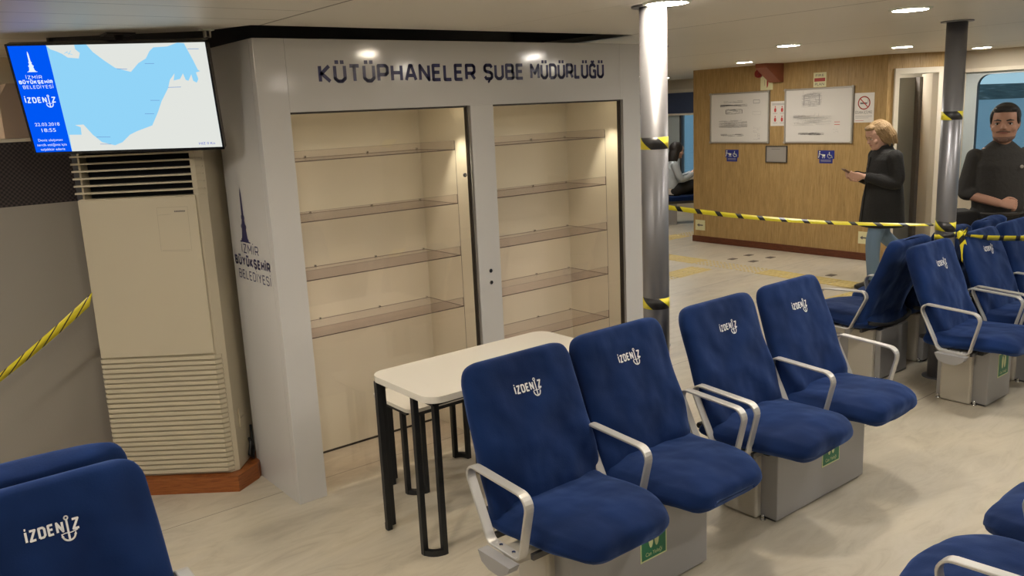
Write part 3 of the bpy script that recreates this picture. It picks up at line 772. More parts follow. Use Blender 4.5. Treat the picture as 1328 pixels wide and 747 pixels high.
for a, e in zip(*[iter([(.796, .857), (.908, .853), (.338, .618), (.432, .614), (.048, .538), (.149, .527), (.526, .185), (.659, .186), (.319, -.042), (.414, -.047), (.233, -.285), (.329, -.29), (-.319, -.693), (-.175, -.701), (-.298, -.829), (-.183, -.836)])] * 2):
    ribbon(b, [(a[0] * hw, a[1] * hh), (e[0] * hw, e[1] * hh)], .0022, 'tv_ink_soft', MT, .002)
for a, e in (((-.44, .82), (-.40, .86)), ((-.42, .84), (-.36, .80)), ((-.40, .80), (-.37, .87))): ribbon(b, [(a[0] * hw, a[1] * hh), (e[0] * hw, e[1] * hh)], .002, 'tv_sea', MT, .002)
scr = b.build('screen', t, normals=False)
b = MB()
monument(b, -.797 * hw, .515 * hh, .36 * hh, 'tv_text', MT, .003)
b.build('clock_tower_emblem', scr, normals=False); b = MB()
mark_stack(b, -.958 * hw, -.622 * hw, .222 * hh, 'tv_text', MT, .24, .003)
b.build('emblem_lettering', scr, normals=False); b = MB()
izdeniz(b, -.948 * hw, -.638 * hw, -.035 * hh, .105 * hh, 'tv_text', MT, .003)
b.build('anchor_logo', scr, normals=False); b = MB()
font_text(b, '22.03.2018', -.915 * hw, -.664 * hw, -.458 * hh, .062 * hh, 'tv_text', MT, .003)
font_text(b, '18:55', -.862 * hw, -.717 * hw, -.57 * hh, .068 * hh, 'tv_text', MT, .003)
b.build('date_and_time', scr, normals=False); b = MB()
for tx, a, e, y in (('Deniz ulaşımını', -.925, -.675, -.745), ('tercih ettiğiniz için', -.950, -.645, -.835), ('teşekkür ederiz', -.924, -.672, -.92)): font_text(b, tx, a * hw, e * hw, y * hh, .048 * hh, 'tv_text', MT, .003)
b.build('caption', scr, normals=False); b = MB()
font_text(b, 'HIZ 0 Kn', .739 * hw, .909 * hw, -.895 * hh, .046 * hh, 'tv_ink', MT, .003)
b.build('speed_readout', scr, normals=False)
# ceiling arm
b = MB(); A_ = MT @ V((0, hh * .2, -.07)); top = V((A_.x + .02, A_.y + .03, CZ))
b.tube([A_, (A_.x + .05, A_.y + .06, A_.z + .08), top], .018, 'steel_dark', 12); b.box((top.x - .06, top.y - .06, CZ - .008), (top.x + .06, top.y + .06, CZ), 'steel_dark'); b.build('ceiling_arm', t)
b = MB()
b.box((-.028, -.02, -.006), (.028, .02, 0), 'sign_white'); b.box((-.014, -.012, -.035), (-.006, .012, -.006), 'plaque_grey'); b.box((.006, -.012, -.035), (.014, .012, -.006), 'plaque_grey')
b.cyl((0, 0), .006, -.03, -.004, 'steel_dark', 10)
o = b.build('ceiling_hook', loc=(1.385, 3.90, CZ)); tag(o, 'small metal hook fitting on the ceiling above the television corner', 'hook')

# ------------------------------------------------------------------ tables
def end_frame(name, x, y, hgt, span, rad, parent, sgn):
    """one leg: two flat upright bars joined by a bar along the floor"""
    pass
def table(name, label, X, Y, w, d, z, th, leg_pts, corner_r):
    t = thing(name, label, 'table', (X, Y, 0))
    b = MB(); pl = rrect(0, w, 0, d, corner_r, 10); b.prism(pl, z - th, z, 'white_table', None)
    b.build('table_top', t)
    for path in leg_pts:
        q = MB(); (ax, ay), (bx, by), bulge = path
        s = .0125
        for px, py in ((ax, ay), (bx, by)): q.box((px - s, py - s, 0.0), (px + s, py + s, z - th), 'black_metal', bev=.002)
        m_ = 8; pts = []
        A_, B_ = V((ax, ay, .012)), V((bx, by, .012)); nrm = V((bulge[0], bulge[1], 0))
        for i in range(m_ + 1):
            u = i / m_; pts.append(A_.lerp(B_, u) + nrm * math.sin(PI * u))
        for p, p2 in zip(pts, pts[1:]):
            dd = (p2 - p); L = dd.length; q.box((-.002, -s, -.012), (L + .002, s, .012), 'black_metal', frame(p, dd, (-dd.y, dd.x, 0)))
        q.build('leg', t)
    return t
TX, TY = 1.708, 2.765
t = table('side_table', 'white rectangular table with black bent bar legs in front of the bookcase', TX, TY, 1.02, .505, .745, .028,
  [((.082, .095), (.016, .150), (-.01, -.01)), ((.938, .095), (1.004, .150), (.01, -.01)), ((.016, .455), (.055, .490), (-.01, .01)), ((1.004, .455), (.965, .490), (.01, .01))], .075)
b = MB(); b.box((.03, .03, .700), (.99, .475, .717), 'black_metal'); b.build('apron', t)
t = table('stool', 'low white topped bench stool with black legs behind the white table', 1.945, 3.335, .57, .385, .487, .018,
  [((.12, .095), (.045, .148), (-.01, -.01)), ((.45, .095), (.525, .148), (.01, -.01)), ((.045, .30), (.09, .36), (-.01, .01)), ((.525, .30), (.48, .36), (.01, .01))], .05)
b = MB(); b.box((.06, .015, .446), (.51, .030, .469), 'black_metal'); b.box((.06, .355, .446), (.51, .37, .469), 'black_metal'); b.box((.015, .06, .446), (.03, .325, .469), 'black_metal'); b.box((.54, .06, .446), (.555, .325, .469), 'black_metal'); b.build('apron', t)

# ------------------------------------------------------------------ seats
def folds(seed, amp):
    def f(p, ex, ey, x, y):
        q = noise.noise(V((p.x * 5 + seed, p.z * 2.2, p.y * 3))) * 1.0 + noise.noise(V((p.x * 14 + seed, p.z * 4, p.y * 9))) * .35
        return (ex * x * .35 + ey * y) * amp * q
    return f
def lerp_tab(tab, u):
    for (u0, *a), (u1, *c_) in zip(tab, tab[1:]):
        if u <= u1:
            k_ = (u - u0) / (u1 - u0); return [p + (q - p) * k_ for p, q in zip(a, c_)]
    return tab[-1][1:]
def smooth_tab(tab, u, h=.05):
    v = [lerp_tab(tab, max(0, min(1, u + d))) for d in (-h, -h / 2, 0, h / 2, h)]
    return [sum(x) / 5 for x in zip(*v)]
def backrest(cx, seed, parent):
    b = MB(); secs = []; n = 34
    path = [(0, .025, .395), (.12, -.008, .44), (.35, .034, .58), (.7, .114, .79), (1, .176, .966)]     # u,y,z
    for i in range(n + 1):
        u = i / n; uu = u
        # cluster sections near the ends
        uu = .5 - .5 * math.cos(PI * u) if True else u
        y, z = smooth_tab(path, uu, .06); y2, z2 = smooth_tab(path, min(1, uu + .02), .06); y1, z1 = smooth_tab(path, max(0, uu - .02), .06)
        d = V((0, y2 - y1, z2 - z1)).normalized(); nn = V((0, -d.z, d.y))
        w = .276 - .020 * uu
        s_top = (1 - uu) * .58; r = .085
        if s_top < r: w -= r - math.sqrt(max(0, r * r - (r - s_top) ** 2))
        s_bot = uu * .56
        if s_bot < .04: w -= .04 - math.sqrt(max(0, .04 ** 2 - (.04 - s_bot) ** 2))
        th = .040 + .006 * math.sin(PI * min(1, uu * 1.3))
        e_ = min(s_top, s_bot)
        if e_ < .03: th *= math.sqrt(max(.0, 1 - (1 - e_ / .03) ** 2)) * .92 + .08
        secs.append((V((cx, y, z)), V((1, 0, 0)), nn, max(w, .1), th))
    fd = folds(seed, .016)
    def dsp(p, ex, ey, x, y):
        u = (p.z - .4) / .55
        # cover pulled to the crease: slanting drape folds, mostly low on the back
        k_ = max(0, 1 - u * 1.15)
        g = math.sin((p.x - cx) * 30 + p.z * 26 + seed * 2.1) * .0085 * k_ + math.sin((p.x - cx) * 18 - p.z * 17 + seed) * .006 * k_
        return fd(p, ex, ey, x, y) + ey * g * (1 if y > 0 else .6)
    b.sweep(secs, 'blue_velour', 48, 3.6, None, dsp)
    o = b.build('backrest', parent)
    # black elastic hem round the foot of the cover
    h = MB(); pts = []
    for i in range(33):
        a = 2 * PI * i / 32; cs, sn = math.cos(a), math.sin(a)
        x = math.copysign(abs(cs) ** .55, cs) * .245; y = math.copysign(abs(sn) ** .8, sn) * .05
        pts.append((cx + x, .045 + y, .425 - .035 * (1 - abs(cs)) * (1 if sn > 0 else .2)))
    h.tube(pts, .013, 'black_rubber', 8); h.build('cover_hem', o)
    return o
def seat_pad(cx, seed, parent):
    b = MB(); secs = []; n = 30
    path = [(0, .055, .430), (.25, -.06, .414), (.6, -.23, .428), (.85, -.37, .430), (1, -.462, .400)]
    for i in range(n + 1):
        uu = .5 - .5 * math.cos(PI * i / n); y, z = smooth_tab(path, uu, .05); y2, z2 = smooth_tab(path, min(1, uu + .02)); y1, z1 = smooth_tab(path, max(0, uu - .02))
        d = V((0, y2 - y1, z2 - z1)).normalized(); nn = V((0, d.z, -d.y))
        L = .50; sf = (1 - uu) * L; sb = uu * L
        w = .283 - .016 * uu; r = .17
        if sf < r: w -= (r - math.sqrt(max(0, r * r - (r - sf) ** 2))) * .85
        if sb < .04: w -= .04 - math.sqrt(max(0, .04 ** 2 - (.04 - sb) ** 2))
        th = .058 - .006 * uu; e_ = min(sf, sb)
        if e_ < .035: th *= math.sqrt(max(0, 1 - (1 - e_ / .035) ** 2)) * .9 + .1
        secs.append((V((cx, y, z)), V((1, 0, 0)), nn, w, th))
    fd = folds(seed + 40, .014)
    def dsp(p, ex, ey, x, y):
        r_ = max(0, p.y + .12)
        return fd(p, ex, ey, x, y) + ey * (math.sin((p.x - cx) * 34 + seed) * .012 * r_) + V((0, 0, -.012 if y > 0 and abs(x) > .9 else 0))
    b.sweep(secs, 'blue_velour', 44, 2.9, None, dsp)
    o = b.build('seat', parent)
    h = MB(); h.box((cx - .17, -.26, .345), (cx + .17, -.01, .385), 'black_rubber', bev=.01); h.build('seat_pan', o)
    return o
def logo_on(o, cx, seed):
    """embroidered mark following the cover surface"""
    b = MB(); me = o.data
    M = frame((cx, 0, 0), (1, 0, 0), (0, 0, 1)); izdeniz(b, -.064, .064, .822, .030, 'embroidery', M, 0)
    from mathutils.bvhtree import BVHTree
    bv = BVHTree.FromPolygons([v.co for v in me.vertices], [p.vertices for p in me.polygons])
    bmesh.ops.subdivide_edges(b.bm, edges=b.bm.edges, cuts=1, use_grid_fill=True)
    for v in b.bm.verts:
        hit = bv.ray_cast(V((v.co.x, -1, v.co.z)), V((0, 1, 0)))
        if hit[0]: v.co = hit[0] + V((0, -.0014, .0005))
    b.build('embroidered_logo', o)
def armrest(x, parent):
    P = [(.070, .640), (-.292, .618), (-.232, .375), (-.060, .378)]       # y,z loop
    pts = []; rr = [.035, .045, .03, .03]
    for i in range(4):
        p = V((0, *P[i])); a = V((0, *P[i - 1])); c_ = V((0, *P[(i + 1) % 4])); r = rr[i]
        d1 = (a - p).normalized(); d2 = (c_ - p).normalized(); ang = d1.angle(d2); L = r / math.tan(ang / 2); bis = (d1 + d2).normalized(); cen = p + bis * r / math.sin(ang / 2)
        s, e = p + d1 * L, p + d2 * L
        v1, v2 = s - cen, e - cen; A_ = v1.angle(v2)
        ax = v1.cross(v2).normalized()
        for k_ in range(7): pts.append(cen + Matrix.Rotation(A_ * k_ / 6, 3, ax) @ v1)
    cen = sum(pts, V((0, 0, 0))) / len(pts)
    b = MB(); n = len(pts); wv = .019; th = .010; rings = []
    for i, p in enumerate(pts):
        d = (pts[(i + 1) % n] - pts[i - 1]).normalized(); nn = V((0, -d.z, d.y))
        if nn.dot(p - cen) < 0: nn = -nn
        sec = [(-wv, -.003), (-wv, .003), (-wv + .003, th / 2), (wv - .003, th / 2), (wv, .003), (wv, -.003), (wv - .003, -th / 2), (-wv + .003, -th / 2)]
        rings.append([b.bm.verts.new(p + V((x, 0, 0)) + V((sx, 0, 0)) + nn * q) for sx, q in sec])
    fs = []
    for i in range(n):
        A_, B_ = rings[i], rings[(i + 1) % n]
        for j in range(8): fs.append(b.bm.faces.new([A_[j], A_[(j + 1) % 8], B_[(j + 1) % 8], B_[j]]))
    b._new(fs, 'brushed_aluminium', smooth=False)
    o = b.build('armrest', parent)
    for y in (-.185, -.115):
        q = MB(); q.cyl((x, y), .007, .380, .386, 'chrome', 12); q.build('screw', o)
    return o
def bench(label, centre, y, rz, n, group, seed, base, sign, logos=True, shift=0.):
    t = thing('bench_unit', label, 'seat', (centre, y, 0), rz, group)
    hs = .287
    cs = [(-hs + shift), hs] if n == 2 else [0.]
    b = MB(); x0, x1 = base
    b.box((x0, -.25, .012), (x1, .05, .345), 'bench_box_grey', bev=.004); b.box((x0 + .01, -.235, 0), (x1 - .01, .035, .012), 'steel_dark')
    bx = b.build('base_box', t)
    for sx, xx in ((-1, x0), (1, x1)):
        q = MB(); a, e = (xx - .035, xx + .01) if sx < 0 else (xx - .01, xx + .035)
        q.box((a, -.165, .004), (e, .015, .35), 'bench_panel_beige', bev=.012, seg=3); p = q.build('end_panel', t)
        for yy in (-.185, .03):
            q = MB(); q.cyl(((a + e) / 2, yy), .008, 0, .028, 'chrome', 10); q.cyl(((a + e) / 2, yy), .014, 0, .006, 'chrome', 6); q.build('floor_bolt', p)
    lim = hs * n
    b = MB(); b.box((-lim + .012, -.195, .335), (lim - .012, -.105, .370), 'bench_panel_beige', bev=.006)
    b.box((-lim + .05, -.23, .350), (lim - .05, -.215, .372), 'steel_dark'); b.box((-lim + .05, -.02, .350), (lim - .05, -.005, .372), 'steel_dark'); b.build('cross_beam', t)
    for i in range(n + 1):
        x = -lim + 2 * hs * i
        a = armrest(x, t)
        q = MB(); M = frame((x - .022, 0, 0), (0, 1, 0), (0, 0, 1)) @ Matrix.Diagonal((1, 1, 1, 1))
        q.prism([(-.245, .372), (-.065, .372), (-.085, .335), (-.125, .318), (-.19, .318), (-.23, .345)], -.044, 0, 'bench_box_grey', M); q.build('arm_bracket', a)
    for i, c_ in enumerate(cs):
        s = seat_pad(c_, seed + i * 3.7, t); bk = backrest(c_, seed + i * 5.3 + 1, t)
        if logos: logo_on(bk, c_, seed)
    if sign is not None:
        sx, sz = sign; q = MB(); M = frame((sx, -.25, sz), (1, 0, 0), (0, 0, 1)); w = .148
        q.box((0, 0, 0), (w, w, .0012), 'sign_lime', M)
        q.poly([(.006, .006, .0016), (w - .006, .006, .0016), (w - .006, w - .006, .0016), (.006, w - .006, .0016)], 'sign_green', M)
        for k_ in (-1, 1): q.poly([(w / 2 + k_ * .016 + .013 * math.cos(a), .088 + .040 * math.sin(a), .002) for a in [i * PI / 8 for i in range(16)]], 'sign_lime', M)
        q.poly([(w / 2 + .012 * math.cos(a), .135 + .01 * math.sin(a), .002) for a in [i * PI / 6 for i in range(12)]], 'sign_lime', M)
        font_text(q, 'Can Yeleği', .028, w - .028, .018, .017, 'sign_lime', M, .002)
        o = q.build('life_vest_sign', t, normals=False); o['label'] = 'green life vest sticker with white vest symbol'
    return t
YR = 2.30; YM = 2.79; g1 = 'blue ferry seats'
bench('pair of blue covered seats in the foreground, in front of the white table', 2.174, YR, 0, 2, g1, 1.0, (-.375, .375), (-.02, .148), True, .027)
bench('second pair of blue covered seats, just right of the near pillar', 3.409, YR, 0, 2, g1, 12.0, (-.375, .347), (-.025, .16))
bench('single blue covered seat beside the far pillar, green sticker on its base', 5.19, YR, 0, 1, g1, 23.0, (-.05, .262), (.075, .155))
bench('pair of blue covered seats under the knotted tape at the right edge', 6.137, YR, 0, 2, g1, 34.0, (-.375, .347), None)
bench('single blue covered seat turned away, its back to the far pillar', 5.27, YM, PI, 1, g1, 45.0, (-.262, .09), None)
bench('pair of blue covered seats turned away from us beside the man', 6.137, YM, PI, 2, g1, 56.0, (-.347, .375), None)
bench('pair of blue covered seats at the lower left corner, logo in large view', .003, YR, 0, 2, g1, 67.0, (-.375, .347), None)
bench('pair of blue covered seats at lower left with only their back tops showing', .003, YM, PI, 2, g1, 78.0, (-.347, .375), None, False)
bench('pair of blue covered seats at the lower right corner facing the others', 2.765, .685, PI, 2, g1, 89.0, (-.347, .375), None, False)

# ------------------------------------------------------------------ things on the wood wall
MW = frame((WX, 0, 0), (0, -1, 0), (0, 0, 1))      # local x = -Y, y = z up
def wallrect(name, y0, y1, z0, z1, m, label, cat, th=.004, group=None, fr=None, frm='plaque_grey'):
    t = thing(name, label, cat, (WX, (y0 + y1) / 2, z0), 0, group)
    M = frame((0, (y0 - y1) / 2, 0), (0, -1, 0), (0, 0, 1)) ; w, h = y0 - y1, z1 - z0
    b = MB(); b.box((0, 0, 0), (w, h, th), m, M); bo = b.build('sheet' if fr is None else 'board', t)
    if fr:
        b = MB()
        for a, e in (((0, 0), (w, fr)), ((0, h - fr), (w, h)), ((0, 0), (fr, h)), ((w - fr, 0), (w, h))): b.box((*a, 0), (*e, th + .012), frm, M, bev=.003)
        b.build('frame', t)
    return t, M, w, h, th
def lines_plan(b, M, cx, cy, w, h, n, seed, m, z):
    rnd = random.Random(seed)
    for i in range(n):
        x = cx + rnd.uniform(-w / 2, w / 2); y = cy + rnd.uniform(-h / 2, h / 2) ; l = rnd.uniform(.02, .10) * (w / .35)
        if rnd.random() < .62: ribbon(b, [(max(cx - w / 2, x - l), y), (min(cx + w / 2, x + l), y)], .0022, m, M, z)
        else: ribbon(b, [(x, y), (x, y + rnd.uniform(.01, .3) * h)], .0022, m, M, z)
for key, (y0, y1, z0, z1, lab) in enumerate([(7.249, 6.344, 1.333, 1.967, 'left framed whiteboard with ship plan drawings on the wood wall'), (6.129, 5.239, 1.333, 1.969, 'right framed whiteboard with faint ship plan drawings beside the no smoking sheet')]):
    t, M, w, h, th = wallrect('whiteboard', y0, y1, z0, z1, 'board_white', lab, 'whiteboard', .012, 'plan boards', .018)
    b = MB(); z = th + .001
    ink = 'ink' if key == 0 else 'ink_light'
    if key == 0:
        for cx, cy, ww, hh_, n_ in ((.36, .52, .30, .02, 14), (.37, .47, .42, .03, 34), (.37, .395, .24, .06, 44), (.36, .24, .44, .09, 120), (.35, .10, .36, .03, 26)): lines_plan(b, M, cx, cy, ww, hh_, n_, int(cx * 100 + cy * 1000), 'ink' if hh_ < .07 else 'ink_light', z)
        for x in (.25, .50): ribbon(b, [(x, .37), (x, .42)], .008, 'ink', M, z)
        ribbon(b, [(.67, .53), (.76, .53), (.76, .49), (.67, .49), (.67, .53)], .004, 'ink', M, z)
        ribbon(b, [(.66, .39), (.78, .39), (.78, .35), (.66, .35), (.66, .39)], .002, 'ink_light', M, z)
        lines_plan(b, M, .72, .12, .10, .16, 26, 5, 'ink_light', z)
    else:
        for cx, cy, ww, hh_, n_, i_ in ((.36, .50, .26, .16, 130, 'ink_light'), (.37, .27, .50, .12, 120, 'paper'), (.37, .27, .50, .12, 50, 'ink_light'), (.36, .11, .34, .03, 50, 'ink')): lines_plan(b, M, cx, cy, ww, hh_, n_, int(cx * 100 + cy * 1000) + 7, i_, z)
        for x in (.26, .46): ribbon(b, [(x, .44), (x, .56)], .012, 'ink_light', M, z)
        for y in (.24, .21): ribbon(b, [(.66, y), (.73, y)], .006, 'ink_red', M, z)
        lines_plan(b, M, .68, .14, .07, .04, 10, 8, 'ink_light', z)
    b.build('plan_drawing', t, normals=False)
    for px, py in ((.01, .01), (w - .01, .01), (.01, h - .01), (w - .01, h - .01)):
        q = MB(); q.cyl((px, py), .016, th, th + .018, 'plaque_grey', 12, M); q.build('corner_cap', t)
t, M, w, h, th = wallrect('instruction_sheet', 6.332, 6.119, 1.540, 1.835, 'paper', 'white sheet with four red instruction figures between the two whiteboards', 'sign')
b = MB()
for y in (h - .03, h - .042): ribbon(b, [(.02, y), (w - .02, y)], .006, 'ink_light', M, th + .001)
for px, py in ((.065, .19), (.16, .19), (.065, .075), (.16, .075)):
    b.poly([(px + .016 * math.cos(a), py + .026 * math.sin(a), th + .001) for a in [i * PI / 6 for i in range(12)]], 'ink_red', M)
    b.poly([(px + .008 * math.cos(a), py + .038 + .009 * math.sin(a), th + .0015) for a in [i * PI / 4 for i in range(8)]], 'ink_red', M)
    ribbon(b, [(px - .03, py - .04), (px + .03, py - .04)], .005, 'ink_light', M, th + .001)
b.build('printing', t, normals=False)
t, M, w, h, th = wallrect('no_smoking_sheet', 5.236, 5.000, 1.560, 1.885, 'paper', 'white no smoking sheet at the right of the second whiteboard', 'sign')
b = MB(); cx, cy, r = w / 2, h - .11, .068
ribbon(b, [(cx + r * math.cos(a), cy + r * math.sin(a)) for a in [i * PI / 12 for i in range(25)]], .012, 'ink_red', M, th + .0012)
ribbon(b, [(cx - r * .7, cy + r * .7), (cx + r * .7, cy - r * .7)], .011, 'ink_red', M, th + .0014)
b.box((cx - .045, cy - .012, th), (cx + .035, cy + .004, th + .001), 'ink', M); ribbon(b, [(cx + .04, cy), (cx + .05, cy + .02), (cx + .035, cy + .035)], .004, 'ink', M, th + .001)
font_text(b, 'SİGARA İÇİLMEZ', .016, w - .016, .098, .030, 'ink', M, th + .001)
for i, y in enumerate((.075, .062, .049)): ribbon(b, [(.02, y), (w - .02 - .04 * (i == 2), y)], .004, 'ink_light', M, th + .001)
ribbon(b, [(.02, .02), (w * .5, .02)], .004, 'ink_red', M, th + .001)
b.build('printing', t, normals=False)
t, M, w, h, th = wallrect('fire_plan_sign', 5.757, 5.594, 1.975, 2.140, 'sign_cream', 'small fire plan sign above the right whiteboard', 'sign')
b = MB(); b.poly([(.012, h * .38, th + .001), (w - .012, h * .38, th + .001), (w - .012, h * .62, th + .001), (.012, h * .62, th + .001)], 'sign_red', M)
font_text(b, 'FIRE', .028, w - .028, h * .72, .028, 'ink', M, th + .001); font_text(b, 'PLAN', .022, w - .022, h * .10, .034, 'ink', M, th + .001); b.build('printing', t, normals=False)
t, M, w, h, th = wallrect('alarm_sign', 6.485, 6.310, 1.975, 2.150, 'sign_cream', 'pale alarm sign with a red bell, above the left whiteboard', 'sign')
b = MB(); b.poly([(w * .52 + .022 * math.sin(a), h / 2 - .06 * math.cos(a), th + .001) for a in [i * PI / 10 for i in range(11)]], 'sign_red', M)
for i in range(2): ribbon(b, [(w * .34, h * .3 + i * .0), (w * .34, h * .7)], .004, 'ink', M, th + .001)
b.build('printing', t, normals=False)
b = MB(); M = frame((WX, 6.50, 2.175), (0, -1, 0), (0, 0, 1)); b.cyl((0, 0), .050, 0, .045, 'red_plastic', 24, M, .046); b.cyl((0, 0), .02, .045, .055, 'red_plastic', 16, M)
tag(b.build('alarm_bell'), 'round red alarm bell high on the wood wall', 'alarm')
b = MB()
b.prism([(0, 0), (.30, .20), (.30, 0), (.055, -.0)], 0, .16, 'red_wood', Matrix.Translation((WX, 6.28, 2.08)) @ Matrix(((-1, 0, 0, 0), (0, 0, 1, -.08), (0, 1, 0, 0), (0, 0, 0, 1)))); b.bm.free()
b = MB(); pts = [(WX, CZ), (WX - .34, CZ), (WX - .34, CZ - .05), (WX - .06, CZ - .22), (WX, CZ - .22)]
b.prism([(p[0], p[1]) for p in pts], 0, .16, 'red_wood', Matrix(((1, 0, 0, 0), (0, 0, -1, 6.32), (0, 1, 0, 0), (0, 0, 0, 1))))
tag(b.build('ceiling_bracket'), 'reddish brown bracket between ceiling and wood wall beside the alarm bell', 'bracket')
t, M, w, h, th = wallrect('plaque', 6.390, 6.085, 1.096, 1.300, 'plaque_grey', 'grey engraved plaque in a dark frame below the whiteboards', 'plaque', .008, None, .010, 'frame_dark')
b = MB()
for i in range(7): ribbon(b, [(.05 + .03 * (i == 0), h - .04 - i * .02), (w - .05 - .05 * (i % 3 == 0), h - .04 - i * .02)], .004, 'ink_light' if i else 'ink', M, th + .001)
b.build('engraving', t, normals=False)
for (y0, y1), lab in (((7.012, 6.805), 'blue priority seat sticker under the left whiteboard'), ((5.676, 5.462), 'blue priority seat sticker under the right whiteboard')):
    t, M, w, h, th = wallrect('priority_sticker', y0, y1, 1.150, 1.248, 'sign_blue', lab, 'sign', .002, 'blue priority stickers')
    b = MB(); b.box((.022, -.052, 0), (w - .022, 0, .002), 'sign_blue', M)
    # wheelchair user
    cx = w * .72; ribbon(b, [(cx + .026 * math.cos(a), .035 + .026 * math.sin(a)) for a in [2.2 + i * .4 for i in range(12)]], .008, 'sign_white', M, .003)
    ribbon(b, [(cx - .005, .08), (cx - .002, .042), (cx + .022, .042), (cx + .034, .012)], .009, 'sign_white', M, .003)
    # parent with pushchair
    cx = w * .26; b.poly([(cx - .03 + .009 * math.cos(a), .082 + .009 * math.sin(a), .003) for a in [i * PI / 4 for i in range(8)]], 'sign_white', M)
    ribbon(b, [(cx - .034, .07), (cx - .036, .04), (cx - .045, .012)], .010, 'sign_white', M, .003); ribbon(b, [(cx - .034, .062), (cx, .045)], .007, 'sign_white', M, .003)
    b.poly([(cx, .055, .003), (cx + .006, .025, .003), (cx + .038, .025, .003), (cx + .044, .05, .003)], 'sign_white', M)
    for q in (.01, .034): b.poly([(cx + q + .007 * math.cos(a), .013 + .007 * math.sin(a), .003) for a in [i * PI / 4 for i in range(8)]], 'sign_white', M)
    for y in (-.015, -.028): ribbon(b, [(.04, y), (w - .04, y)], .005, 'ink_light', M, .003)
    b.build('printing', t, normals=False)
for (y0, y1, z0, z1), lab in (((7.508, 7.345, .160, .300), 'glow escape arrow sheet low on the wood wall at its left end'), ((5.130, 5.000, .190, .330), 'glow escape arrow sheet low on the wood wall behind the walking woman')):
    t, M, w, h, th = wallrect('arrow_sign', y0, y1, z0, z1, 'sign_cream', lab, 'sign', .002, 'escape arrow sheets')
    b = MB(); ribbon(b, [(w * .34, h / 2), (w * .8, h / 2)], .016, 'ink', M, th + .001); b.poly([(w * .16, h / 2, th + .001), (w * .42, h * .34, th + .001), (w * .42, h * .66, th + .001)], 'ink', M)
    b.build('arrow', t, normals=False)

# ------------------------------------------------------------------ people
def S(c_, d, rx, ry, side=V((1, 0, 0))):
    """one section across direction d; rx along side, ry across"""
    d = V(d).normalized(); ex = (side - d * side.dot(d)).normalized(); ey = d.cross(ex); return (V(c_), ex, ey, rx, ry)
def limb(b, pts, radii, m, n=16, sub=6):
    """tapered limb with round ends through joints"""
    P = [V(p) for p in pts]; out = []; rr = []
    for i in range(len(P) - 1):
        p0 = P[max(i - 1, 0)]; p1 = P[i]; p2 = P[i + 1]; p3 = P[min(i + 2, len(P) - 1)]
        for k_ in range(sub):
            u = k_ / sub
            q = .5 * ((2 * p1) + (p2 - p0) * u + (2 * p0 - 5 * p1 + 4 * p2 - p3) * u * u + (3 * p1 - p0 - 3 * p2 + p3) * u ** 3)
            q = q.lerp(p1.lerp(p2, u), .45)
            out.append(q); rr.append(radii[i] + (radii[i + 1] - radii[i]) * u)
    out.append(P[-1]); rr.append(radii[-1]); b.tube(out, rr, m, n)
    b.ell(P[0], (radii[0],) * 3, m); b.ell(P[-1], (radii[-1],) * 3, m)
def head(b, c_, M, s, m, female):
    """head around c_ (chin-to-crown centre); local +y is the face. s = head height"""
    H = s; T = Matrix.Translation(c_) @ M
    tab = [(-.50, .10, .12, .16), (-.46, .20, .20, .13), (-.40, .27, .27, .10), (-.30, .315, .33, .06), (-.18, .345, .37, .03), (-.05, .365, .40, .0), (.08, .375, .42, -.02), (.20, .375, .425, -.03), (.32, .34, .39, -.035), (.41, .27, .31, -.035), (.47, .17, .20, -.035), (.50, .05, .07, -.035)]
    secs = [(V((0, cy * H, z * H)), V((1, 0, 0)), V((0, 1, 0)), rx * H * .88, ry * H) for z, rx, ry, cy in tab]
    b.sweep(secs, m, 24, 2.15, T)
    b.sweep([(V((0, .36 * H, .05 * H)), V((1, 0, 0)), V((0, 1, 0)), .025 * H, .03 * H), (V((0, .41 * H, -.03 * H)), V((1, 0, 0)), V((0, 1, 0)), .04 * H, .05 * H), (V((0, .44 * H, -.105 * H)), V((1, 0, 0)), V((0, 1, 0)), .07 * H, .055 * H), (V((0, .40 * H, -.135 * H)), V((1, 0, 0)), V((0, 1, 0)), .05 * H, .04 * H)], m, 12, 2, T)
    for sx in (-1, 1):
        b.ell((sx * .330 * H, -.03 * H, -.02 * H), (.03 * H, .06 * H, .11 * H), m, T)
        b.ell((sx * .13 * H, .36 * H, .085 * H), (.10 * H, .035 * H, .025 * H), m, T)       # brow
        b.ell((sx * .20 * H, .25 * H, -.12 * H), (.11 * H, .10 * H, .09 * H), m, T)         # cheek
    b.ell((0, .36 * H, -.40 * H), (.09 * H, .06 * H, .06 * H), m, T)                        # chin
    b.ell((0, .385 * H, -.225 * H), (.10 * H, .028 * H, .03 * H), m, T)                     # mouth
    return T
def face_bits(T, H, parent, brow, lip='lips'):
    for sx in (-1, 1):
        b = MB(); b.ell((sx * .150 * H, .345 * H, .015 * H), (.058 * H, .035 * H, .028 * H), 'eye_white', T); b.ell((sx * .150 * H, .372 * H, .015 * H), (.024 * H, .014 * H, .024 * H), 'eye', T)
        b.tube([(sx * .09 * H, .385 * H, .035 * H), (sx * .15 * H, .388 * H, .047 * H), (sx * .21 * H, .355 * H, .03 * H)], .010 * H, brow, 6, T); b.build('eye', parent)
        b = MB(); b.tube([(sx * .06 * H, .40 * H, .10 * H), (sx * .15 * H, .398 * H, .125 * H), (sx * .24 * H, .345 * H, .10 * H)], [.016 * H, .02 * H, .009 * H], brow, 8, T); b.build('eyebrow', parent)
    b = MB(); b.tube([(-.11 * H, .385 * H, -.228 * H), (0, .415 * H, -.222 * H), (.11 * H, .385 * H, -.228 * H)], [.008 * H, .022 * H, .008 * H], lip, 8, T); b.build('mouth', parent)
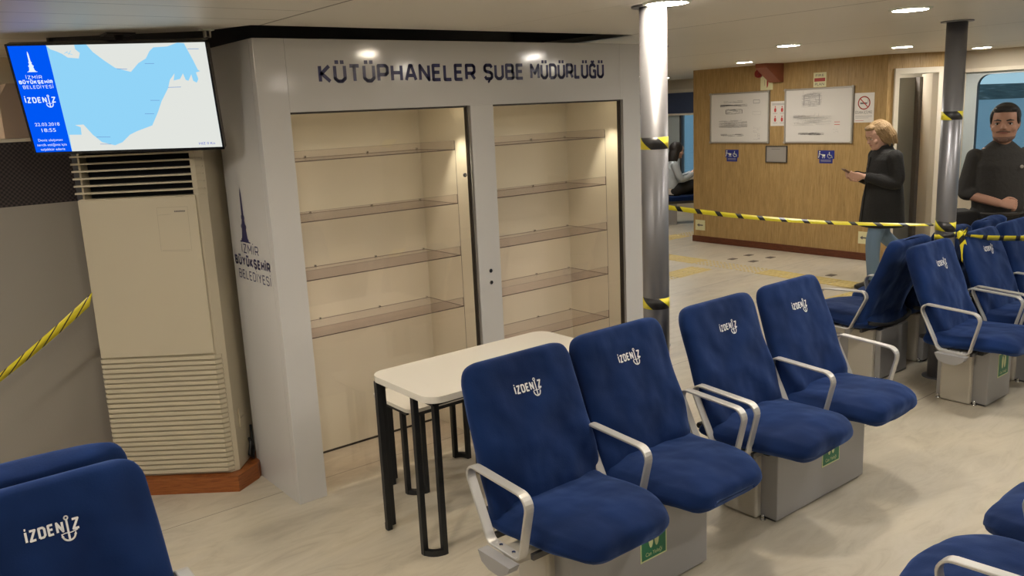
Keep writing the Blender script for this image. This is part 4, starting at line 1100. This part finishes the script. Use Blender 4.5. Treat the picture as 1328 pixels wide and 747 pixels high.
def hand(b, wrist, d, palm_n, m, curl=.6, s=1., thumb=1):
    """palm plus five separate fingers. d: direction of the hand, palm_n: palm side normal"""
    d = V(d).normalized(); pn = V(palm_n); pn = (pn - d * pn.dot(d)).normalized(); sd = d.cross(pn) * thumb; w = V(wrist)
    secs = [(w + d * (.0 * s), sd, pn, .026 * s, .018 * s), (w + d * .03 * s, sd, pn, .034 * s, .017 * s), (w + d * .065 * s, sd, pn, .041 * s, .015 * s), (w + d * .092 * s, sd, pn, .040 * s, .012 * s)]
    b.sweep(secs, m, 16, 2.4)
    for i, L in enumerate((.072, .080, .075, .058)):
        o = w + d * .085 * s + sd * (.030 - i * .0195) * s; p = [o]; a = .15; cur = d.copy()
        for k_, f in enumerate((.45, .32, .26)):
            a += curl * (.8 if k_ == 0 else 1.)
            cur = d * math.cos(a) + pn * math.sin(a); p.append(p[-1] + cur * L * f * s)
        limb(b, p, [.0098 * s, .0090 * s, .0082 * s, .0070 * s], m, 8, 3)
    o = w + d * .028 * s + sd * .026 * s
    limb(b, [o, o + (sd * .030 + d * .022 + pn * .012) * s, o + (sd * .036 + d * .052 + pn * .028) * s, o + (sd * .026 + d * .074 + pn * .036) * s], [.014 * s, .0115 * s, .010 * s, .008 * s], m, 8, 3)

# --- woman walking to the left, looking at her phone. Local frame: +y is her walking direction, x to her right
WO = V((7.92, 4.24, 0))
heading = V((-.79, .52, 0)).normalized()
rz = math.atan2(heading.y, heading.x) - PI / 2
t = thing('person', 'woman in black coat and light jeans walking while looking at her phone', 'person', WO, rz)
b = MB(); sk = 'skin'
HD = .248
HM = Matrix.Rotation(-.42, 4, 'X') @ Matrix.Rotation(0, 4, 'Z')
hc = V((0, .075, 1.475))
# head first, then trunk and limbs melted into one body
T = head(b, hc, HM, HD, sk, True)
limb(b, [(0, .0, 1.30), (0, .035, 1.40)], [.055, .052], sk)
b.sweep([S((0, -.02, .86), (0, 0, 1), .155, .115), S((0, -.02, 1.0), (0, 0, 1), .135, .10), S((0, -.01, 1.15), (0, 0, 1), .15, .11), S((0, -.01, 1.27), (0, 0, 1), .165, .09), S((0, 0, 1.33), (0, 0, 1), .10, .06)], sk, 24)
# legs: her left leg forward, right leg pushed back with lifted heel
lg = {'l': [(-.085, .01, .86), (-.085, .12, .47), (-.075, .10, .085)], 'r': [(.085, -.04, .86), (.085, -.07, .50), (.09, -.36, .27)]}
for k_ in lg: limb(b, lg[k_], [.085, .055, .036], sk)
arms_ = {'l': [(-.175, -.01, 1.27), (-.215, -.02, 1.03), (-.11, .245, 1.10)], 'r': [(.175, -.01, 1.27), (.215, -.02, 1.03), (.10, .245, 1.10)]}
for k_ in arms_: limb(b, arms_[k_], [.045, .037, .026], sk)
hand(b, (-.105, .25, 1.10), (.30, 1, .10), (.9, -.3, .35), sk, .55, 1.0, 1)
hand(b, (.095, .25, 1.10), (-.30, 1, .10), (-.9, -.3, .35), sk, .55, 1.0, -1)
body = fused('body', b, .0065, 1, t)
face_bits(T, HD, body, 'hair_blonde')
b = MB()   # hair: chin length blonde
b.ell(hc, (.1, .1, .1), 'hair_blonde'); b.bm.clear()
b.ell((0, -.032, .035), (.100, .112, .108), 'hair_blonde', T)
b.ell((0, -.080, -.02), (.092, .068, .105), 'hair_blonde', T); b.ell((0, .040, .098), (.070, .048, .030), 'hair_blonde', T)
for sx in (-1, 1): b.ell((sx * .080, -.035, -.01), (.026, .062, .085), 'hair_blonde', T)
for i in range(22):
    a = -2.2 + i * .2; wv_ = .008 * math.sin(i * 2.3)
    b.tube([(.060 * math.sin(a), -.03 - .05 * math.cos(a), .125), (.100 * math.sin(a), -.05 - .075 * math.cos(a), .06), (.108 * math.sin(a), -.07 - .078 * math.cos(a) + wv_, -.04), (.100 * math.sin(a) + wv_, -.075 - .066 * math.cos(a), -.13 + wv_)], [.010, .017, .016, .005], 'hair_blonde', 8, T)
fused('hair', b, .0055, 1, t)
# coat
b = MB(); cm = 'coat_black'
b.sweep([S((0, .0, .60), (0, 0, 1), .220, .200), S((0, -.005, .85), (0, 0, 1), .205, .180), S((0, -.01, 1.0), (0, 0, 1), .185, .158), S((0, -.01, 1.14), (0, 0, 1), .185, .155), S((0, -.01, 1.25), (0, 0, 1), .195, .135), S((0, -.005, 1.315), (0, 0, 1), .155, .10), S((0, .005, 1.36), (0, 0, 1), .075, .07)], cm, 32, 2.2)
b.sweep([S((0, .0, 1.32), (0, .12, 1), .088, .085), S((0, .01, 1.385), (0, .12, 1), .082, .082)], cm, 20)
for k_ in arms_:
    p = [V(q) for q in arms_[k_]]; e = p[1].lerp(p[2], .86); limb(b, [p[0], p[1], e], [.075, .064, .048], cm)
co = fused('coat', b, .009, 2, t)
b = MB(); b.tube([(.02, .125, 1.27), (.025, .150, 1.10), (.02, .174, .90), (.015, .196, .64)], .006, 'coat_black_worn', 6)
for z in (1.18, 1.03, .88): b.ell((.035, .143, z), (.012, .006, .012), 'steel_dark')
b.ell((-.19, .02, .97), (.006, .05, .03), 'coat_black_worn'); b.build('button_placket', co)
b = MB()
for k_ in lg: p = [V(q) for q in lg[k_]]; limb(b, [p[0], p[1], p[1].lerp(p[2], .93)], [.095, .070, .056], 'denim')
b.sweep([S((0, -.02, .80), (0, 0, 1), .17, .125), S((0, -.02, .92), (0, 0, 1), .16, .12)], 'denim', 24)
fused('jeans', b, .009, 1, t)
def shoe(p, d, up, m, s=1.):
    d = V(d).normalized(); up = V(up).normalized(); sd = d.cross(up)
    b = MB(); p = V(p)
    secs = []
    for y, z, rx, rz_ in ((-.065, .035, .028, .034), (-.04, .045, .036, .045), (0, .05, .038, .050), (.05, .040, .042, .040), (.10, .030, .046, .030), (.15, .024, .042, .024), (.18, .019, .026, .018)):
        secs.append((p + d * y * s + up * z * s, sd, up, rx * s, rz_ * s))
    b.sweep(secs, m, 18, 2.6); b.tube([p + up * .05 * s, p + up * .13 * s], [.045 * s, .047 * s], m, 14)
    b.box((-.045 * s, -.07 * s, 0), (.045 * s, .17 * s, .016 * s), 'black_rubber', frame(p, sd, d))
    return b
shoe((-.075, .10, 0), (0, 1, 0), (0, 0, 1), 'shoe_black').build('shoe', t)
shoe((.09, -.38, .205), (0, .62, -.78), (0, .78, .62), 'shoe_black').build('shoe', t)
b = MB(); b.box((-.037, -.075, -.006), (.037, .075, .006), 'phone_brown', bev=.004); b.box((-.033, -.068, .0055), (.033, .068, .0068), 'tv_black')
ph = b.build('phone'); tag(ph, 'brown cased phone held in the hands of the walking woman', 'phone')
R_ = Matrix.Rotation(rz, 4, 'Z')
ph.matrix_world = Matrix.Translation(WO + R_ @ V((0, .345, 1.135))) @ R_ @ Matrix.Rotation(.55, 4, 'X')

# --- man standing behind the seats at the right, body turned to the right, face to the camera
MO = V((6.955, 2.80, 0))
tocam = V((-7.02, -2.76, 0)).normalized()
bodydir = Matrix.Rotation(math.radians(24), 3, 'Z') @ tocam
rz = math.atan2(bodydir.y, bodydir.x) - PI / 2
t = MAN = thing('person', 'man with short dark hair and stubble in dark sweater, one forearm across his waist', 'person', MO, rz)
b = MB(); sk = 'skin_man'; HD = .288; MAN.scale = (.965,) * 3
HM = Matrix.Rotation(math.radians(-28), 4, 'Z') @ Matrix.Rotation(-.05, 4, 'X')
hc = V((0.0, .035, 1.662)); T = head(b, hc, HM, HD, sk, False)
limb(b, [(0, -.005, 1.45), (0, .015, 1.60)], [.068, .062], sk)
b.sweep([S((0, 0, .92), (0, 0, 1), .165, .12), S((0, 0, 1.08), (0, 0, 1), .155, .115), S((0, 0, 1.25), (0, 0, 1), .18, .125), S((0, 0, 1.40), (0, 0, 1), .20, .11), S((0, 0, 1.48), (0, 0, 1), .13, .08)], sk, 24)
for sx in (-1, 1): limb(b, [(sx * .10, 0, .93), (sx * .11, .02, .50), (sx * .11, -.02, .09)], [.095, .062, .042], sk)
ar = {'r': [(.190, -.01, 1.41), (.245, -.03, 1.135), (.08, .20, 1.06)], 'l': [(-.190, -.01, 1.41), (-.24, -.01, 1.13), (-.215, .22, 1.06)]}
for k_ in ar: limb(b, ar[k_], [.052, .044, .032], sk)
hand(b, (.075, .205, 1.058), (-.85, .45, -.05), (-.3, -.6, -.5), sk, .95, 1.08, 1)
hand(b, (-.212, .225, 1.058), (.25, 1, -.15), (.6, -.1, -.6), sk, .8, 1.08, 1)
body = fused('body', b, .0065, 1, t)
face_bits(T, HD, body, 'hair_dark')
b = MB(); b.ell((0, -.030, .055), (.106, .130, .106), 'hair_dark', T); b.ell((0, -.065, .0), (.104, .085, .11), 'hair_dark', T); b.ell((0, .052, .110), (.084, .058, .036), 'hair_dark', T)
for sx in (-1, 1): b.ell((sx * .090, .012, .045), (.016, .05, .055), 'hair_dark', T)
fused('hair', b, .008, 1, t)
b = MB()
b.sweep([(V((0, (cy + .012) * HD, z * HD)), V((1, 0, 0)), V((0, 1, 0)), rx * HD * .88 + .002, ry * HD + .001) for z, rx, ry, cy in [(-.505, .06, .08, .16), (-.49, .13, .14, .14), (-.45, .215, .215, .125), (-.40, .275, .275, .10), (-.33, .308, .325, .07)]], 'beard', 24, 2.15, T)
b.tube([(-.16 * HD, .36 * HD, -.20 * HD), (-.07 * HD, .415 * HD, -.175 * HD), (.07 * HD, .415 * HD, -.175 * HD), (.16 * HD, .36 * HD, -.20 * HD)], .020 * HD, 'beard', 8, T)
b.ell((0, .372 * HD, -.405 * HD), (.115 * HD, .062 * HD, .072 * HD), 'beard', T); b.build('beard', body)
b = MB(); cm = 'shirt_dark'
b.sweep([S((0, 0, .93), (0, 0, 1), .185, .145), S((0, .005, 1.05), (0, 0, 1), .190, .150), S((0, .0, 1.20), (0, 0, 1), .200, .150), S((0, 0, 1.34), (0, 0, 1), .205, .138), S((0, -.005, 1.435), (0, 0, 1), .180, .110), S((0, -.02, 1.485), (0, -.35, 1), .115, .085), S((0, -.03, 1.515), (0, -.5, 1), .078, .070)], cm, 32, 2.2)
for k_ in ar:
    p = [V(q) for q in ar[k_]]; limb(b, [p[0], p[1], p[1].lerp(p[2], .25)], [.064, .058, .050], cm)
sw = fused('sweater', b, .010, 2, t)
b = MB(); b.ell((-.10, .140, 1.33), (.014, .006, .014), 'plaque_grey'); b.build('chest_badge', sw)
b = MB()
for sx in (-1, 1): limb(b, [(sx * .10, 0, .93), (sx * .11, .02, .50), (sx * .11, -.02, .11)], [.118, .088, .070], 'trousers_dark')
b.sweep([S((0, 0, .86), (0, 0, 1), .19, .14), S((0, 0, .97), (0, 0, 1), .18, .14)], 'trousers_dark', 24)
fused('trousers', b, .011, 1, t)
for sx in (-1, 1): shoe((sx * .11, -.02, 0), (sx * .15, 1, 0), (0, 0, 1), 'shoe_black', 1.15).build('shoe', t)
b = MB(); q = [(-.185 * math.cos(a), .148 * math.sin(a), .965) for a in [i * PI / 10 for i in range(21)]]; b.tube(q, .014, 'leather_belt', 8); b.build('belt', t)
# dark shoulder bag on his right hip
bt = thing('shoulder_bag', 'black bag hanging at the hip of the man by the window', 'bag', MO, rz); bt.scale = (.965,) * 3
b = MB(); b.box((.19, -.12, .68), (.36, .12, .985), 'coat_black', bev=.035, seg=4); bo = b.build('bag_body', bt)
b = MB(); b.box((.185, -.125, .86), (.368, .128, .99), 'coat_black_worn', bev=.02, seg=3); b.build('flap', bt)

# --- woman sitting on the far bench, seen from the side, facing right
SO = V((10.30, 9.00, 0)); sdv = U.copy()
rz = math.atan2(sdv.y, sdv.x) - PI / 2
t = thing('person', 'woman with long dark hair and pale jacket sitting by the far window', 'person', SO, rz)
b = MB(); HD = .225; hc = V((0, .10, 1.14)); HM = Matrix.Rotation(-.25, 4, 'X'); T = head(b, hc, HM, HD, 'skin', True)
limb(b, [(0, .03, .97), (0, .075, 1.06)], [.052, .048], 'skin')
b.sweep([S((0, -.02, .50), (0, .1, 1), .16, .11), S((0, -.01, .68), (0, .1, 1), .135, .095), S((0, .02, .85), (0, .1, 1), .16, .10), S((0, .03, .96), (0, .1, 1), .12, .07)], 'skin', 20)
for sx in (-1, 1):
    limb(b, [(sx * .09, 0, .52), (sx * .09, .42, .56 + .05 * sx), (sx * .09, .50, .13)], [.085, .06, .04], 'skin')
    limb(b, [(sx * .17, .02, .93), (sx * .20, .12, .70), (sx * .07, .34, .78)], [.042, .036, .026], 'skin')
    hand(b, (sx * .068, .345, .785), (-sx * .2, .8, .5), (-sx * .9, -.2, .3), 'skin', .6, .95, -sx)
body = fused('body', b, .008, 1, t); face_bits(T, HD, body, 'hair_dark')
b = MB(); b.ell((0, -.03, .03), (.098, .112, .108), 'hair_dark', T); b.ell((0, -.07, -.09), (.09, .06, .16), 'hair_dark', T)
for sx in (-1, 1): b.ell((sx * .07, -.03, -.09), (.035, .06, .15), 'hair_dark', T)
fused('hair', b, .009, 1, t)
b = MB(); b.sweep([S((0, -.02, .56), (0, .1, 1), .18, .13), S((0, -.01, .70), (0, .1, 1), .16, .12), S((0, .02, .86), (0, .1, 1), .18, .12), S((0, .035, .98), (0, .1, 1), .12, .085)], 'jacket_grey', 24)
for sx in (-1, 1): limb(b, [(sx * .17, .02, .93), (sx * .20, .12, .70), (sx * .09, .32, .77)], [.062, .052, .040], 'jacket_grey')
fused('jacket', b, .010, 1, t)
b = MB(); b.sweep([S((0, .0, .46), (0, .1, 1), .175, .15), S((0, -.01, .60), (0, .1, 1), .17, .14)], 'blouse_white', 20); fused('blouse', b, .012, 1, t)
b = MB()
for sx in (-1, 1): limb(b, [(sx * .09, .02, .52), (sx * .09, .42, .56 + .05 * sx), (sx * .09, .49, .16)], [.10, .08, .055], 'trousers_dark')
fused('trousers', b, .011, 1, t)
for sx in (-1, 1): shoe((sx * .09, .50, .0 if sx < 0 else .04), (0, 1, 0), (0, 0, 1), 'shoe_black' if sx < 0 else 'blouse_white').build('shoe', t)
# the far bench she sits on
t = thing('far_bench', 'low blue cushioned bench under the woman by the far window', 'bench', SO, rz)
b = MB(); b.box((-.25, -.55, .37), (.25, .60, .445), 'blue_velour', bev=.02, seg=3); b.build('cushion', t)
b = MB(); b.box((-.20, -.30, 0), (.20, .05, .33), 'bench_box_grey', bev=.005); b.build('base_box', t)
b = MB(); b.box((-.22, -.52, .33), (.22, .57, .37), 'steel_dark'); b.build('seat_frame', t)

# ------------------------------------------------------------------ sky, camera, view
w = bpy.data.worlds.new('w'); bpy.context.scene.world = w; w.use_nodes = True
nt = w.node_tree; bg = nt.nodes['Background']
tc = nt.nodes.new('ShaderNodeTexCoord'); sp_ = nt.nodes.new('ShaderNodeSeparateXYZ'); nt.links.new(tc.outputs['Generated'], sp_.inputs[0])
rp = nt.nodes.new('ShaderNodeValToRGB'); nt.links.new(sp_.outputs['Z'], rp.inputs[0])
rp.color_ramp.elements[0].position = 0; rp.color_ramp.elements[0].color = (.50, .68, .76, 1); rp.color_ramp.elements[1].position = .4; rp.color_ramp.elements[1].color = (.30, .48, .62, 1)
nt.links.new(rp.outputs[0], bg.inputs[0]); bg.inputs[1].default_value = 1.0

cam = bpy.data.cameras.new('camera'); co_ = bpy.data.objects.new('camera', cam); COL.objects.link(co_)
cam.sensor_width = 36; cam.sensor_fit = 'HORIZONTAL'; cam.lens = 1097.0 / 1328 * 36; cam.clip_end = 3000; cam.clip_start = .02
p_, r_, bb = math.radians(11.77), math.radians(-2.68), math.radians(52.1)
fxv = V((math.sin(bb), math.cos(bb), 0)); fyv = V((-math.cos(bb), math.sin(bb), 0)); fzv = V((0, 0, 1))
rt = V((1, 0, 0)); fw = V((0, math.cos(p_), -math.sin(p_))); up = rt.cross(fw)
cr = [math.cos(r_) * rt + math.sin(r_) * up, -math.sin(r_) * rt + math.cos(r_) * up, fw]
R3 = [V((fxv.dot(v), fyv.dot(v), fzv.dot(v))) for v in cr]
right, upv, fwd = R3
co_.matrix_world = Matrix(((right.x, upv.x, -fwd.x, 0), (right.y, upv.y, -fwd.y, 0), (right.z, upv.z, -fwd.z, 1.86), (0, 0, 0, 1)))
sc = bpy.context.scene; sc.camera = co_
sc.view_settings.view_transform = 'Standard'; sc.view_settings.look = 'None'; sc.view_settings.gamma = 1; sc.view_settings.use_curve_mapping = False
sc.view_settings.exposure = 0.08
sc.cycles.transparent_max_bounces = 32
